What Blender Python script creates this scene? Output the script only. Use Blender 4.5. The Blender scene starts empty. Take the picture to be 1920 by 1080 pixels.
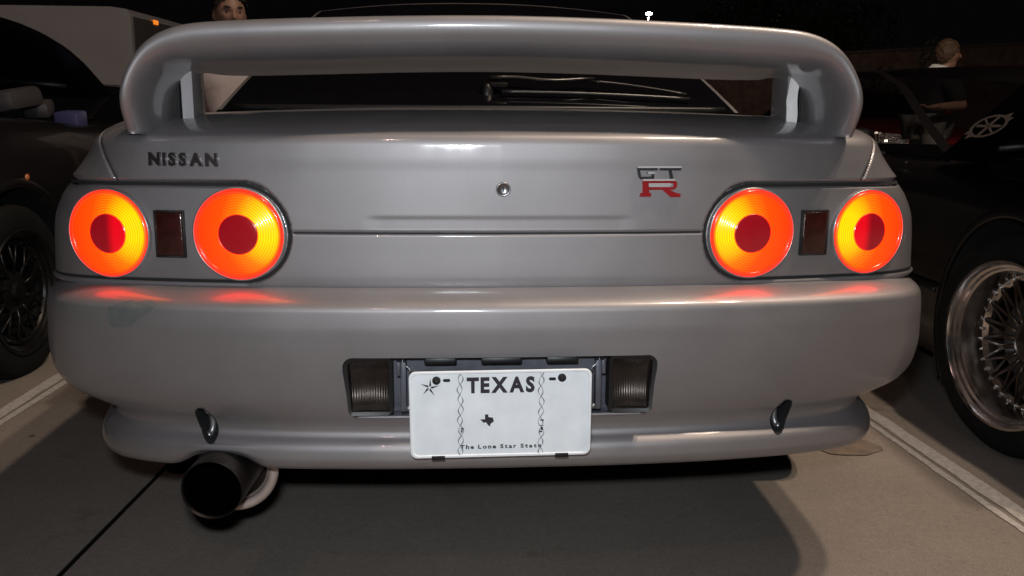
import bpy, bmesh, math, random
import numpy as np
from mathutils import Matrix, Vector, noise as mnoise

# ------------------------------------------------------------------ camera, world, lights, exposure
scene = bpy.context.scene
COL = scene.collection
R = math.radians
cd = bpy.data.cameras.new("camera")
cam = bpy.data.objects.new("camera", cd)
COL.objects.link(cam)
cd.sensor_width = 36.0
cd.lens = 36.0 * 1700 / 1920
cd.clip_start = 0.05
cd.clip_end = 600
CAM_H = 0.93
cam.matrix_world = (Matrix.Translation((0, 0, CAM_H)) @ Matrix.Rotation(R(90) - 0.18838, 4, 'X')
                    @ Matrix.Rotation(0.00624, 4, 'Z'))
scene.camera = cam
vs = scene.view_settings
vs.view_transform = 'Standard'
vs.look = 'None'
vs.exposure = 0.0
vs.gamma = 1.0
vs.use_curve_mapping = False
scene.cycles.max_bounces = 8
scene.cycles.sample_clamp_indirect = 4.0

world = bpy.data.worlds.new("World")
scene.world = world
world.use_nodes = True
wn = world.node_tree
wn.nodes.clear()
wo = wn.nodes.new("ShaderNodeOutputWorld")
wb = wn.nodes.new("ShaderNodeBackground")
wb.inputs['Color'].default_value = (0.55, 0.45, 0.55, 1)      # the last dim glow of a night sky over a town
wb.inputs['Strength'].default_value = 0.0030
wn.links.new(wb.outputs[0], wo.inputs[0])

# the camera's own flash, just above and left of the lens
fl = bpy.data.lights.new("camera_flash", 'AREA')
fl.shape = 'RECTANGLE'
fl.size = 0.075
fl.size_y = 0.045
fl.energy = 19.5
fl.color = (0.90, 0.96, 1.0)
flo = bpy.data.objects.new("camera_flash", fl)
COL.objects.link(flo)
flo.location = (-0.03, -0.02, CAM_H + 0.115)
flo.rotation_euler = (R(90 - 7), 0, 0)

# car frame (yaw and place of the silver car)
CAR_YAW, CAR_X, CAR_Y = 0.06515, -0.01594, 1.48676

rnd = random.Random(7)

# ------------------------------------------------------------------ helpers
def mesh_obj(name, verts, faces, mat=None, parent=None, smooth=True):
    me = bpy.data.meshes.new(name)
    if isinstance(verts, np.ndarray):
        verts = verts.tolist()
    me.from_pydata(verts, [], faces)
    me.update()
    if mat is not None:
        me.materials.append(mat)
    if smooth and len(me.polygons):
        me.polygons.foreach_set("use_smooth", np.ones(len(me.polygons), dtype=bool))
    o = bpy.data.objects.new(name, me)
    COL.objects.link(o)
    if parent is not None:
        o.parent = parent
    return o

class MB:
    """collects simple shapes into one mesh"""
    def __init__(self):
        self.v = []; self.f = []
    def add(self, verts, faces):
        b = len(self.v)
        self.v += [tuple(p) for p in verts]
        self.f += [tuple(i + b for i in f) for f in faces]
        return self
    def box(self, c, s, rot=None, bev=0.0):
        bm = bmesh.new()
        bmesh.ops.create_cube(bm, size=1)
        bmesh.ops.scale(bm, vec=s, verts=bm.verts)
        if bev > 0:
            bmesh.ops.bevel(bm, geom=list(bm.edges), offset=bev, segments=2, affect='EDGES', profile=0.5)
        M = Matrix.Translation(c) @ (rot.to_4x4() if rot else Matrix.Identity(4))
        bm.transform(M)
        bm.verts.index_update()
        self.add([v.co[:] for v in bm.verts], [[v.index for v in f.verts] for f in bm.faces])
        bm.free()
        return self
    def grid(self, P, flip=False, close_u=False, close_v=False):
        nv, nu = P.shape[:2]
        fs = []
        for j in range(nv if close_v else nv - 1):
            for i in range(nu if close_u else nu - 1):
                a = j * nu + i; b = j * nu + (i + 1) % nu
                c = ((j + 1) % nv) * nu + (i + 1) % nu; d = ((j + 1) % nv) * nu + i
                fs.append((a, d, c, b) if flip else (a, b, c, d))
        return self.add(P.reshape(-1, 3).tolist(), fs)
    def lathe(self, prof, M=Matrix.Identity(4), n=48, flip=False):
        """prof: list of (radius, z) turned about local z"""
        P = np.zeros((len(prof), n, 3))
        a = np.linspace(0, 2 * np.pi, n, endpoint=False)
        for k, (r, z) in enumerate(prof):
            P[k, :, 0] = r * np.cos(a); P[k, :, 1] = r * np.sin(a); P[k, :, 2] = z
        A = np.array(M)
        P = P @ A[:3, :3].T + A[:3, 3]
        return self.grid(P, flip=flip, close_u=True)
    def tube(self, pts, r, n=8, cap=True):
        pts = [Vector(p) for p in pts]
        rr = r if isinstance(r, (list, tuple)) else [r] * len(pts)
        up = Vector((0, 0, 1))
        rows = []
        N = None
        for k, p in enumerate(pts):
            t = (pts[min(k + 1, len(pts) - 1)] - pts[max(k - 1, 0)]).normalized()
            if N is None:
                ref = up if abs(t.dot(up)) < 0.9 else Vector((1, 0, 0))
                N = (ref - t * ref.dot(t)).normalized()
            else:
                N = (N - t * N.dot(t)).normalized()
            B = t.cross(N)
            rows.append([p + (N * math.cos(2 * math.pi * i / n) + B * math.sin(2 * math.pi * i / n)) * rr[k] for i in range(n)])
        P = np.array([[list(q) for q in row] for row in rows])
        b = len(self.v)
        self.grid(P, flip=True, close_u=True)
        if cap:
            self.f.append(tuple(b + i for i in range(n)))
            self.f.append(tuple(b + (len(pts) - 1) * n + i for i in reversed(range(n))))
        return self
    def prism(self, poly, z0, z1, M=Matrix.Identity(4)):
        """extrude a 2-D polygon (counter-clockwise in local xy) between local z0 and z1"""
        n = len(poly)
        vs_ = [M @ Vector((x, y, z0)) for x, y in poly] + [M @ Vector((x, y, z1)) for x, y in poly]
        fs = [tuple(range(n, 2 * n)), tuple(reversed(range(n)))]
        fs += [(i, (i + 1) % n, n + (i + 1) % n, n + i) for i in range(n)]
        return self.add([v[:] for v in vs_], fs)
    def build(self, name, mat, parent=None, smooth=True, angle=None):
        o = mesh_obj(name, self.v, self.f, mat, parent, smooth)
        if angle is not None:
            o.data.set_sharp_from_angle(angle=R(angle))
        return o

def empty(name, loc=(0, 0, 0), rz=0.0, parent=None):
    o = bpy.data.objects.new(name, None)
    COL.objects.link(o)
    o.location = loc
    o.rotation_euler = (0, 0, rz)
    o.empty_display_size = 0.2
    if parent is not None:
        o.parent = parent
    return o

def tag(o, label=None, cat=None, group=None, kind=None):
    if label: o['label'] = label
    if cat: o['category'] = cat
    if group: o['group'] = group
    if kind: o['kind'] = kind
    return o

def frame_matrix(P, X, Y, Z):
    return Matrix(((X[0], Y[0], Z[0], P[0]), (X[1], Y[1], Z[1], P[1]), (X[2], Y[2], Z[2], P[2]), (0, 0, 0, 1)))

def text_mesh(ch, size, extrude, bold=0.0, shear=0.0, bevel=0.0):
    cu = bpy.data.curves.new("letter", 'FONT')
    cu.body = ch
    cu.size = size
    cu.extrude = extrude
    cu.offset = bold
    cu.shear = shear
    cu.bevel_depth = bevel
    cu.bevel_resolution = 1
    cu.resolution_u = 3
    t = bpy.data.objects.new("letter", cu)
    COL.objects.link(t)
    dg = bpy.context.evaluated_depsgraph_get()
    me = bpy.data.meshes.new_from_object(t.evaluated_get(dg))
    bpy.data.objects.remove(t)
    bpy.data.curves.remove(cu)
    me.materials.clear()
    me.name = "letter"
    return me

# ------------------------------------------------------------------ materials
def mat_new(name):
    m = bpy.data.materials.new(name)
    m.use_nodes = True
    nt = m.node_tree
    b = nt.nodes["Principled BSDF"]
    return m, nt, b

def simple(name, col, rough=0.5, metal=0.0, coat=0.0, spec=None, noise_amt=0.0, noise_scale=20, bump=0.0, bump_scale=200, emit=None, emit_s=0.0, rough_var=0.0):
    m, nt, b = mat_new(name)
    b.inputs['Base Color'].default_value = (*col, 1)
    b.inputs['Roughness'].default_value = rough
    b.inputs['Metallic'].default_value = metal
    b.inputs['Coat Weight'].default_value = coat
    b.inputs['Coat Roughness'].default_value = 0.03
    if spec is not None:
        b.inputs['Specular IOR Level'].default_value = spec
    tc = nt.nodes.new("ShaderNodeTexCoord")
    if noise_amt > 0 or rough_var > 0:
        n = nt.nodes.new("ShaderNodeTexNoise")
        n.inputs['Scale'].default_value = noise_scale
        n.inputs['Detail'].default_value = 6
        nt.links.new(tc.outputs['Object'], n.inputs['Vector'])
        if noise_amt > 0:
            r = nt.nodes.new("ShaderNodeMapRange")
            r.inputs[1].default_value = 0.3; r.inputs[2].default_value = 0.7
            r.inputs[3].default_value = 1 - noise_amt; r.inputs[4].default_value = 1 + noise_amt
            nt.links.new(n.outputs[0], r.inputs[0])
            mx = nt.nodes.new("ShaderNodeVectorMath"); mx.operation = 'SCALE'
            mx.inputs[0].default_value = col
            nt.links.new(r.outputs[0], mx.inputs['Scale'])
            nt.links.new(mx.outputs[0], b.inputs['Base Color'])
        if rough_var > 0:
            r = nt.nodes.new("ShaderNodeMapRange")
            r.inputs[1].default_value = 0.3; r.inputs[2].default_value = 0.7
            r.inputs[3].default_value = rough - rough_var; r.inputs[4].default_value = rough + rough_var
            nt.links.new(n.outputs[0], r.inputs[0])
            nt.links.new(r.outputs[0], b.inputs['Roughness'])
    if bump > 0:
        n2 = nt.nodes.new("ShaderNodeTexNoise")
        n2.inputs['Scale'].default_value = bump_scale
        n2.inputs['Detail'].default_value = 5
        nt.links.new(tc.outputs['Object'], n2.inputs['Vector'])
        bp = nt.nodes.new("ShaderNodeBump")
        bp.inputs['Strength'].default_value = bump
        bp.inputs['Distance'].default_value = 0.004
        nt.links.new(n2.outputs[0], bp.inputs['Height'])
        nt.links.new(bp.outputs[0], b.inputs['Normal'])
    if emit is not None:
        b.inputs['Emission Color'].default_value = (*emit, 1)
        b.inputs['Emission Strength'].default_value = emit_s
    return m

def paint_material():
    """silver metallic: flake base with an uneven, slightly dusty clear coat"""
    m, nt, b = mat_new("silver_paint")
    tc = nt.nodes.new("ShaderNodeTexCoord")
    fl_ = nt.nodes.new("ShaderNodeTexNoise")
    fl_.inputs['Scale'].default_value = 900
    fl_.inputs['Detail'].default_value = 2
    nt.links.new(tc.outputs['Object'], fl_.inputs['Vector'])
    big = nt.nodes.new("ShaderNodeTexNoise")
    big.inputs['Scale'].default_value = 5.0
    big.inputs['Detail'].default_value = 7
    big.inputs['Roughness'].default_value = 0.62
    nt.links.new(tc.outputs['Object'], big.inputs['Vector'])
    r1 = nt.nodes.new("ShaderNodeMapRange")
    r1.inputs[1].default_value = 0.25; r1.inputs[2].default_value = 0.75
    r1.inputs[3].default_value = 0.92; r1.inputs[4].default_value = 1.08
    nt.links.new(fl_.outputs[0], r1.inputs[0])
    r2 = nt.nodes.new("ShaderNodeMapRange")
    r2.inputs[1].default_value = 0.3; r2.inputs[2].default_value = 0.7
    r2.inputs[3].default_value = 0.93; r2.inputs[4].default_value = 1.05
    nt.links.new(big.outputs[0], r2.inputs[0])
    mu = nt.nodes.new("ShaderNodeMath"); mu.operation = 'MULTIPLY'
    nt.links.new(r1.outputs[0], mu.inputs[0]); nt.links.new(r2.outputs[0], mu.inputs[1])
    sc = nt.nodes.new("ShaderNodeVectorMath"); sc.operation = 'SCALE'
    sc.inputs[0].default_value = (0.288, 0.275, 0.284)
    nt.links.new(mu.outputs[0], sc.inputs['Scale'])
    nt.links.new(sc.outputs[0], b.inputs['Base Color'])
    b.inputs['Metallic'].default_value = 0.78
    r3 = nt.nodes.new("ShaderNodeMapRange")
    r3.inputs[1].default_value = 0.3; r3.inputs[2].default_value = 0.7
    r3.inputs[3].default_value = 0.52; r3.inputs[4].default_value = 0.60
    nt.links.new(big.outputs[0], r3.inputs[0])
    nt.links.new(r3.outputs[0], b.inputs['Roughness'])
    b.inputs['Coat Weight'].default_value = 0.7
    b.inputs['Coat IOR'].default_value = 1.5
    # wipe marks in the clear coat
    st = nt.nodes.new("ShaderNodeMapping")
    st.inputs['Scale'].default_value = (14, 14, 3)
    st.inputs['Rotation'].default_value = (0, R(14), 0)
    nt.links.new(tc.outputs['Object'], st.inputs['Vector'])
    sn = nt.nodes.new("ShaderNodeTexNoise")
    sn.inputs['Scale'].default_value = 1.0
    sn.inputs['Detail'].default_value = 6
    nt.links.new(st.outputs[0], sn.inputs['Vector'])
    r4 = nt.nodes.new("ShaderNodeMapRange")
    r4.inputs[1].default_value = 0.38; r4.inputs[2].default_value = 0.68
    r4.inputs[3].default_value = 0.05; r4.inputs[4].default_value = 0.20
    nt.links.new(sn.outputs[0], r4.inputs[0])
    nt.links.new(r4.outputs[0], b.inputs['Coat Roughness'])
    # very faint waviness of old panels
    wv = nt.nodes.new("ShaderNodeTexNoise")
    wv.inputs['Scale'].default_value = 7
    wv.inputs['Detail'].default_value = 1
    nt.links.new(tc.outputs['Object'], wv.inputs['Vector'])
    bp = nt.nodes.new("ShaderNodeBump")
    bp.inputs['Strength'].default_value = 0.10
    bp.inputs['Distance'].default_value = 0.01
    nt.links.new(wv.outputs[0], bp.inputs['Height'])
    nt.links.new(bp.outputs[0], b.inputs['Normal'])
    nt.links.new(bp.outputs[0], b.inputs['Coat Normal'])
    return m

M_PAINT = paint_material()
M_BLACK = simple("black_trim", (0.006, 0.006, 0.0065), 0.45, noise_amt=0.2)
M_VOID = simple("dark_cavity", (0.008, 0.008, 0.009), 0.8)
M_TIPSHADE = simple("tip_shade_black", (0.0015, 0.0015, 0.0015), 1.0, spec=0.0, noise_amt=.2)
M_UNDER = simple("underbody", (0.010, 0.010, 0.010), 0.9, noise_amt=0.3, noise_scale=9)
M_RUBBER = simple("tyre_rubber", (0.006, 0.006, 0.006), 0.85, spec=.2, noise_amt=0.25, bump=0.2, bump_scale=150)
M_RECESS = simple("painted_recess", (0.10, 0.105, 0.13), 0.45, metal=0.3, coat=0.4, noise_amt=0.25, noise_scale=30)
M_CHROME = simple("chrome", (0.62, 0.60, 0.61), 0.25, metal=0.35, noise_amt=0.05)
M_BADGE = simple("smoked_chrome", (0.24, 0.23, 0.24), 0.34, metal=1.0, noise_amt=0.05)
M_REDENAMEL = simple("red_enamel", (0.26, 0.012, 0.016), 0.25, coat=0.8, noise_amt=0.08, noise_scale=80)
M_STEEL = simple("worn_steel", (0.42, 0.36, 0.33), 0.42, metal=0.85, noise_amt=0.2, noise_scale=25, rough_var=0.1)
M_TIPSTEEL = simple("exhaust_tip_metal", (0.045, 0.04, 0.04), 0.40, metal=0.9, noise_amt=0.2, noise_scale=20, rough_var=0.1)
M_HOOK = simple("hook_steel", (0.34, 0.34, 0.35), 0.38, metal=0.8, noise_amt=0.3, noise_scale=50)
M_TINT = simple("tinted_glass", (0.004, 0.004, 0.005), 0.04, spec=0.5, noise_amt=0.1)
M_REFLECTOR = simple("amber_reflector", (0.030, 0.007, 0.006), 0.18, coat=0.6, noise_amt=0.35, noise_scale=60, bump=0.25, bump_scale=420)
M_LENSDARK = simple("reversing_lens", (0.012, 0.009, 0.008), 0.16, coat=0.8, noise_amt=0.2, noise_scale=40)
M_LENSGLOW = simple("reversing_reflector_bowl", (0.36, 0.335, 0.325), 0.34, metal=0.85, noise_amt=0.3, noise_scale=35)
M_SMOKED, nt0, b0_ = mat_new("smoked_lens")
t0_ = nt0.nodes.new("ShaderNodeBsdfTransparent"); t0_.inputs[0].default_value = (.38, .355, .345, 1)
g0_ = nt0.nodes.new("ShaderNodeBsdfGlossy"); g0_.inputs['Roughness'].default_value = .10
f0_ = nt0.nodes.new("ShaderNodeFresnel"); f0_.inputs[0].default_value = 1.45
w0_ = nt0.nodes.new("ShaderNodeTexWave"); w0_.inputs['Scale'].default_value = 150; w0_.bands_direction = 'X'
c0_ = nt0.nodes.new("ShaderNodeTexCoord"); nt0.links.new(c0_.outputs['Object'], w0_.inputs['Vector'])
p0_ = nt0.nodes.new("ShaderNodeBump"); p0_.inputs['Strength'].default_value = .15; p0_.inputs['Distance'].default_value = .001
nt0.links.new(w0_.outputs[0], p0_.inputs['Height']); nt0.links.new(p0_.outputs[0], g0_.inputs['Normal'])
m0_ = nt0.nodes.new("ShaderNodeMixShader")
nt0.links.new(f0_.outputs[0], m0_.inputs[0]); nt0.links.new(t0_.outputs[0], m0_.inputs[1]); nt0.links.new(g0_.outputs[0], m0_.inputs[2])
nt0.links.new(m0_.outputs[0], nt0.nodes["Material Output"].inputs[0])
M_PEEL = simple("bare_primer_patch", (0.150, 0.160, 0.158), 0.5, metal=.4, noise_amt=0.12, noise_scale=60)
M_PALESTRIP = simple("pale_strip_coat", (0.62, 0.60, 0.60), 0.7, noise_amt=0.12, noise_scale=40, bump=0.3)
M_BLACKPAINT = simple("black_car_paint", (0.004, 0.0035, 0.004), 0.35, spec=.25, coat=0.25, noise_amt=0.2, noise_scale=5)
M_GREYPAINT = simple("charcoal_car_paint", (0.007, 0.0065, 0.007), 0.36, spec=.3, coat=0.30, noise_amt=0.2, noise_scale=4)
M_REDPAINT = simple("red_car_paint", (0.20, 0.012, 0.012), 0.3, coat=0.9, noise_amt=0.15, noise_scale=4)
M_VANWHITE = simple("white_van_panel", (0.33, 0.32, 0.34), 0.5, noise_amt=0.06, noise_scale=3, bump=0.05, bump_scale=20)
M_SKIN = simple("skin", (0.26, 0.145, 0.105), 0.55, noise_amt=0.10, noise_scale=40)
M_HAIRD = simple("dark_hair", (0.014, 0.011, 0.010), 0.6, noise_amt=0.4, noise_scale=120, bump=0.6, bump_scale=260)
M_HAIRB = simple("brown_hair", (0.075, 0.042, 0.026), 0.6, noise_amt=0.4, noise_scale=120, bump=0.6, bump_scale=260)
M_WHITECLOTH = simple("white_shirt_cloth", (0.66, 0.60, 0.63), 0.85, noise_amt=0.06, noise_scale=15, bump=0.4, bump_scale=30)
M_BLACKCLOTH = simple("black_cloth", (0.012, 0.012, 0.014), 0.9, noise_amt=0.2, bump=0.3, bump_scale=40)
M_GREYCLOTH = simple("grey_cloth", (0.12, 0.115, 0.11), 0.9, noise_amt=0.15, bump=0.3, bump_scale=40)
M_JEAN = simple("dark_denim", (0.025, 0.028, 0.04), 0.9, noise_amt=0.2, bump=0.3, bump_scale=60)
M_EYE = simple("eye_white", (0.10, 0.085, 0.08), 0.3)
M_IRIS = simple("dark_iris", (0.01, 0.008, 0.007), 0.2)

# ------------------------------------------------------------------ the silver car's tail: plan curve and section of the shell
def hermite(xk, yk, x):
    xk = np.asarray(xk, float); yk = np.asarray(yk, float); x = np.asarray(x, float)
    h = np.diff(xk)
    d = (yk[1:] - yk[:-1]) / (h if yk.ndim == 1 else h[:, None])
    m = np.zeros_like(yk); m[0] = d[0]; m[-1] = d[-1]
    w1 = 2 * h[1:] + h[:-1]; w2 = h[1:] + 2 * h[:-1]
    if yk.ndim > 1:
        w1 = w1[:, None]; w2 = w2[:, None]
    a, b = d[:-1], d[1:]
    with np.errstate(divide='ignore', invalid='ignore'):
        hm = (w1 + w2) / (w1 / a + w2 / b)
    m[1:-1] = np.where(a * b > 0, hm, 0)
    i = np.clip(np.searchsorted(xk, x) - 1, 0, len(xk) - 2)
    t = (x - xk[i]) / h[i]; hh = h[i]
    if yk.ndim > 1:
        t = t[..., None]; hh = hh[..., None]
    return (2*t**3-3*t**2+1)*yk[i] + (t**3-2*t**2+t)*hh*m[i] + (-2*t**3+3*t**2)*yk[i+1] + (t**3-t**2)*hh*m[i+1]

PLAN_UP = np.array([(0,0),(.2,.0041),(.36,.0143),(.45,.0237),(.55,.0378),(.65,.0570),(.72,.0745),(.77,.094),(.808,.122),(.835,.160),(.852,.21),(.863,.28),(.869,.37),(.873,.55),(.8755,.9),(.8755,1.15)])
PLAN_BU = np.array([(0,0),(.2,.0035),(.36,.0125),(.45,.021),(.55,.0345),(.65,.053),(.72,.072),(.775,.096),(.815,.13),(.842,.173),(.860,.23),(.872,.31),(.878,.42),(.882,.62),(.882,.72)])
ROWS_UP = np.array([  # height, distance forward, half width, crown
(.630,.070,.862,0),(.640,.066,.864,0),(.655,.064,.862,0),(.70,.063,.859,0),(.74,.062,.854,0),(.78,.061,.838,0),(.81,.060,.816,.0),(.835,.059,.794,.001),(.86,.0575,.775,.002),(.88,.0580,.764,.003),
(.893,.0625,.757,.005),(.903,.078,.753,.007),(.912,.105,.750,.009),(.9225,.150,.746,.011),(.932,.21,.742,.013),(.938,.27,.738,.014),(.942,.40,.730,.015),(.946,.7,.715,.015),(.949,.96,.70,.015)])
ROWS_BU = np.array([
(.636,.075,.820),(.633,.060,.824),(.628,.036,.830),(.621,.015,.840),(.614,.005,.848),(.605,.001,.853),(.58,.0005,.8565),(.55,.003,.8585),(.51,.008,.862),(.47,.014,.857),(.44,.019,.838),(.415,.025,.790),(.402,.030,.765),
(.392,.0325,.756),(.384,.033,.753),(.376,.030,.759),(.368,.022,.768),(.362,.0175,.773),(.354,.015,.776),(.339,.014,.778),(.327,.017,.775),(.319,.025,.770),(.315,.037,.762),(.317,.06,.75),(.335,.10,.74)])
def arclen(P):
    return np.r_[0, np.cumsum(np.sqrt((np.diff(P, axis=0) ** 2).sum(1)))]
SHELL = {'up': (PLAN_UP, arclen(PLAN_UP), ROWS_UP, arclen(ROWS_UP[:, :2])),
         'bu': (PLAN_BU, arclen(PLAN_BU), ROWS_BU, arclen(ROWS_BU[:, :2]))}
def surf(which, s, v):
    PL, SS, RO, VV = SHELL[which]
    p = hermite(SS, PL, np.abs(s)); r = hermite(VV, RO, v)
    x = p[..., 0] * r[..., 2] / PL[-1, 0]
    y = p[..., 1] + r[..., 1]
    h = r[..., 0]
    if which == 'up':
        h = h - r[..., 3] * np.clip(x / .7, 0, 1) ** 2
    else:
        k = np.clip((.40 - h) / .08, 0, 1)
        h = h - k * .006 * np.clip(x / .75, 0, 1) ** 2
        # the lower lip lifts over the tail pipe
        xs = x * np.sign(s)
        h = h + .024 * np.clip((.362 - h) / .04, 0, 1) * np.exp(-((xs + .495) / .065) ** 4)
    return np.stack([x * np.sign(s), y, h], -1)
def normals(P):
    du = np.gradient(P, axis=1); dv = np.gradient(P, axis=0)
    n = np.cross(du, dv)
    return n / np.maximum(np.linalg.norm(n, axis=-1, keepdims=True), 1e-12)
def locate(which, x, h):
    """shell point with the given cross position and height, and its frame"""
    PL, SS, RO, VV = SHELL[which]
    v = float(np.interp(h, RO[:, 0] if which == 'up' else RO[::-1, 0], VV if which == 'up' else VV[::-1]))
    s = x * 1.03
    for _ in range(12):
        q = surf(which, np.array([s]), np.array([v]))[0]
        s += (x - q[0]) * 1.0
        v += (h - q[2]) * (1 if which == 'up' else -1)
        v = min(max(v, 1e-4), VV[-1] - 1e-4)
    e = .004
    du = surf(which, np.array([s + e]), np.array([v]))[0] - surf(which, np.array([s - e]), np.array([v]))[0]
    dv = surf(which, np.array([s]), np.array([v + e]))[0] - surf(which, np.array([s]), np.array([v - e]))[0]
    if which == 'bu':
        dv = -dv
    X = Vector(du).normalized(); U = Vector(dv).normalized()
    N = X.cross(U).normalized(); U = N.cross(X).normalized()
    return Vector(q), X, U, N, s, v
def sstep(a, b, x):
    t = np.clip((x - a) / (b - a), 0, 1)
    return t * t * (3 - 2 * t)
def grid_split(P, masks, names, mat, parent, keep=None, labels=None):
    """split a point grid into separate objects; masks are per-face booleans in order of priority"""
    nv, nu = P.shape[:2]
    idx = np.arange(nv * nu).reshape(nv, nu)
    F = np.stack([idx[:-1, :-1], idx[:-1, 1:], idx[1:, 1:], idx[1:, :-1]], -1).reshape(-1, 4)
    flat = P.reshape(-1, 3)
    left = np.ones(len(F), bool) if keep is None else keep.reshape(-1).copy()
    out = []
    for mk, nm in zip(masks, names):
        sel = left & mk.reshape(-1)
        left &= ~sel
        f = F[sel]
        u, inv = np.unique(f, return_inverse=True)
        f = inv.reshape(-1, 4)
        me = bpy.data.meshes.new(nm)
        me.vertices.add(len(u)); me.vertices.foreach_set("co", flat[u].astype(np.float32).ravel())
        me.loops.add(len(f) * 4); me.loops.foreach_set("vertex_index", f.astype(np.int32).ravel())
        me.polygons.add(len(f)); me.polygons.foreach_set("loop_start", np.arange(0, len(f) * 4, 4, dtype=np.int32))
        me.update(calc_edges=True); me.validate()
        me.polygons.foreach_set("use_smooth", np.ones(len(me.polygons), bool))
        me.materials.append(mat)
        o = bpy.data.objects.new(nm, me); COL.objects.link(o); o.parent = parent
        out.append(o)
    return out
def fcen(a):
    return (a[:-1, :-1] + a[1:, :-1] + a[:-1, 1:] + a[1:, 1:]) / 4

def axis_samples(dense_to, step, end, coarse):
    a = np.arange(0, dense_to, step)
    b = np.linspace(dense_to, end, coarse)
    h = np.r_[a, b]
    return np.r_[-h[:0:-1], h]

car = tag(empty("parked_car", (CAR_X, CAR_Y, 0), CAR_YAW),
          "silver coupe with big rear wing and four glowing round tail lamps", "car")

# --- upper shell: boot lid, quarter panels, lamp panels
LAMP_C, LAMP_R = (.4465, .7265), .0865
su = axis_samples(1.10, .0025, SHELL['up'][1][-1], 24)
vu = np.r_[np.arange(0, .47, .0025), np.linspace(.47, SHELL['up'][3][-1], 20)]
S, V = np.meshgrid(su, vu)
P = surf('up', S, V)
Nn = normals(P)
ax = np.abs(P[..., 0]); hh = P[..., 2]; aS = np.abs(S)
dx = np.maximum(LAMP_C[0] - ax, 0)
sd = np.sqrt(dx ** 2 + (hh - LAMP_C[1]) ** 2) - LAMP_R          # lamp panel outline
inlim = (V < .30) & (aS < 1.06)
sd = np.where(inlim, sd, 1.0)
gw = .0026 + .0030 * sstep(.79, .812, hh)                       # the gap is wider along its top
disp = -.005 * (1 - sstep(-.004, .0005, sd))
disp += -.016 * (1 - sstep(gw * .55, gw * 1.25, np.abs(sd + .001)))
xs_ = .660 + (hh - .812) * .62
seam = np.where((hh > .809) & (V < .30), np.abs(ax - xs_), 1.0)
seam = np.where(V >= .30, np.abs(ax - .716), seam)
disp += -.007 * (1 - sstep(.0008, .0030, seam)) * (sd > .004)
lseam = np.where((ax < .362) & (V < .3), np.abs(hh - .730), 1.0)
disp += -.006 * (1 - sstep(.0006, .0024, lseam)) * (sd > .004)
# pressed crease across the lid below the lock
disp += -.0012 * sstep(-.004, .004, .757 - hh) * sstep(-.004, .004, hh - .733) * (1 - sstep(.20, .24, ax)) * (V < .3)
P2 = P + Nn * disp[..., None]
fsd, fS, fh, fx, fV = fcen(sd), fcen(S), fcen(hh), fcen(P[..., 0]), fcen(V)
panelL = (fsd < -.001) & (fS < 0); panelR = (fsd < -.001) & (fS > 0)
fgw = fcen(gw)
gapL = (np.abs(fsd + .001) < .0030) & (fS < 0); gapR = (np.abs(fsd + .001) < .0030) & (fS > 0)
fsm = fcen(seam)
fseamx = np.where(fV < .3, .660 + (fh - .812) * .62, .716)
lid = (np.abs(fx) < fseamx) & (fh > .730)
rest = np.ones_like(fsd, bool)
parts = grid_split(P2, [panelL, panelR, lid, rest], ["lamp_panel", "lamp_panel", "boot_lid", "rear_body"], M_PAINT, car)
def shell_at_height(sv, h):
    """points of the upper shell at arc positions sv and given heights"""
    v = np.interp(h, ROWS_UP[:, 0], SHELL['up'][3])
    for _ in range(4):
        v = v + (h - surf('up', sv, v)[..., 2])
    e = np.full_like(sv, .003)
    q = surf('up', sv, v)
    n = np.cross(surf('up', sv + e, v) - surf('up', sv - e, v), surf('up', sv, v + e) - surf('up', sv, v - e))
    return q, n / np.linalg.norm(n, axis=-1, keepdims=True)
arc_of = lambda xq, hq: np.array([locate('up', a, b)[4] for a, b in zip(xq, hq)])
s_join = float(arc_of([LAMP_C[0]], [LAMP_C[1]])[0])
def gap_strip(name, xs0, hs0, wx, wh, depth):  # dark strips laid in the lid seams stand in for their shade
    rows_g = []
    for k_ in (-1, 1):
        pts_ = [locate('up', a + k_ * wx, b + k_ * wh) for a, b in zip(xs0, hs0)]
        rows_g.append([list(p_[0] - p_[3] * depth) for p_ in pts_])
    return MB().grid(np.array(rows_g), flip=bool(wx > 0)).build(name, M_VOID, car)
hz_ = np.linspace(.815, .902, 26)
for sg in (-1, 1):
    gap_strip("lid_gap_shade", sg * (.660 + (hz_ - .812) * .62), hz_, .0013 * sg, 0, .0024)
xz_ = np.linspace(-.357, .357, 60)
gap_strip("lid_gap_shade", xz_, np.full(60, .730), 0, .0011, .0024)
for sg in (-1, 1):
    rows_s = []
    for off in (-.0046, .0012):
        rr_ = LAMP_R + off
        st = np.linspace(1.045, s_join, 60)
        an = np.linspace(math.pi / 2, 3 * math.pi / 2, 70)
        xa = LAMP_C[0] + rr_ * np.cos(an); ha = LAMP_C[1] + rr_ * np.sin(an)
        sa = arc_of(xa, ha)
        s_all = np.r_[st[:-1], sa, st[::-1][1:]]
        h_all = np.r_[np.full(59, LAMP_C[1] + rr_), ha, np.full(59, LAMP_C[1] - rr_)]
        q, n = shell_at_height(s_all * sg, h_all)
        rows_s.append(q - n * .0046)
    MB().grid(np.array(rows_s), flip=(sg > 0)).build("panel_gap_shade", M_VOID, car)  # black strip puts the shade of the panel gap into colour

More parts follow.
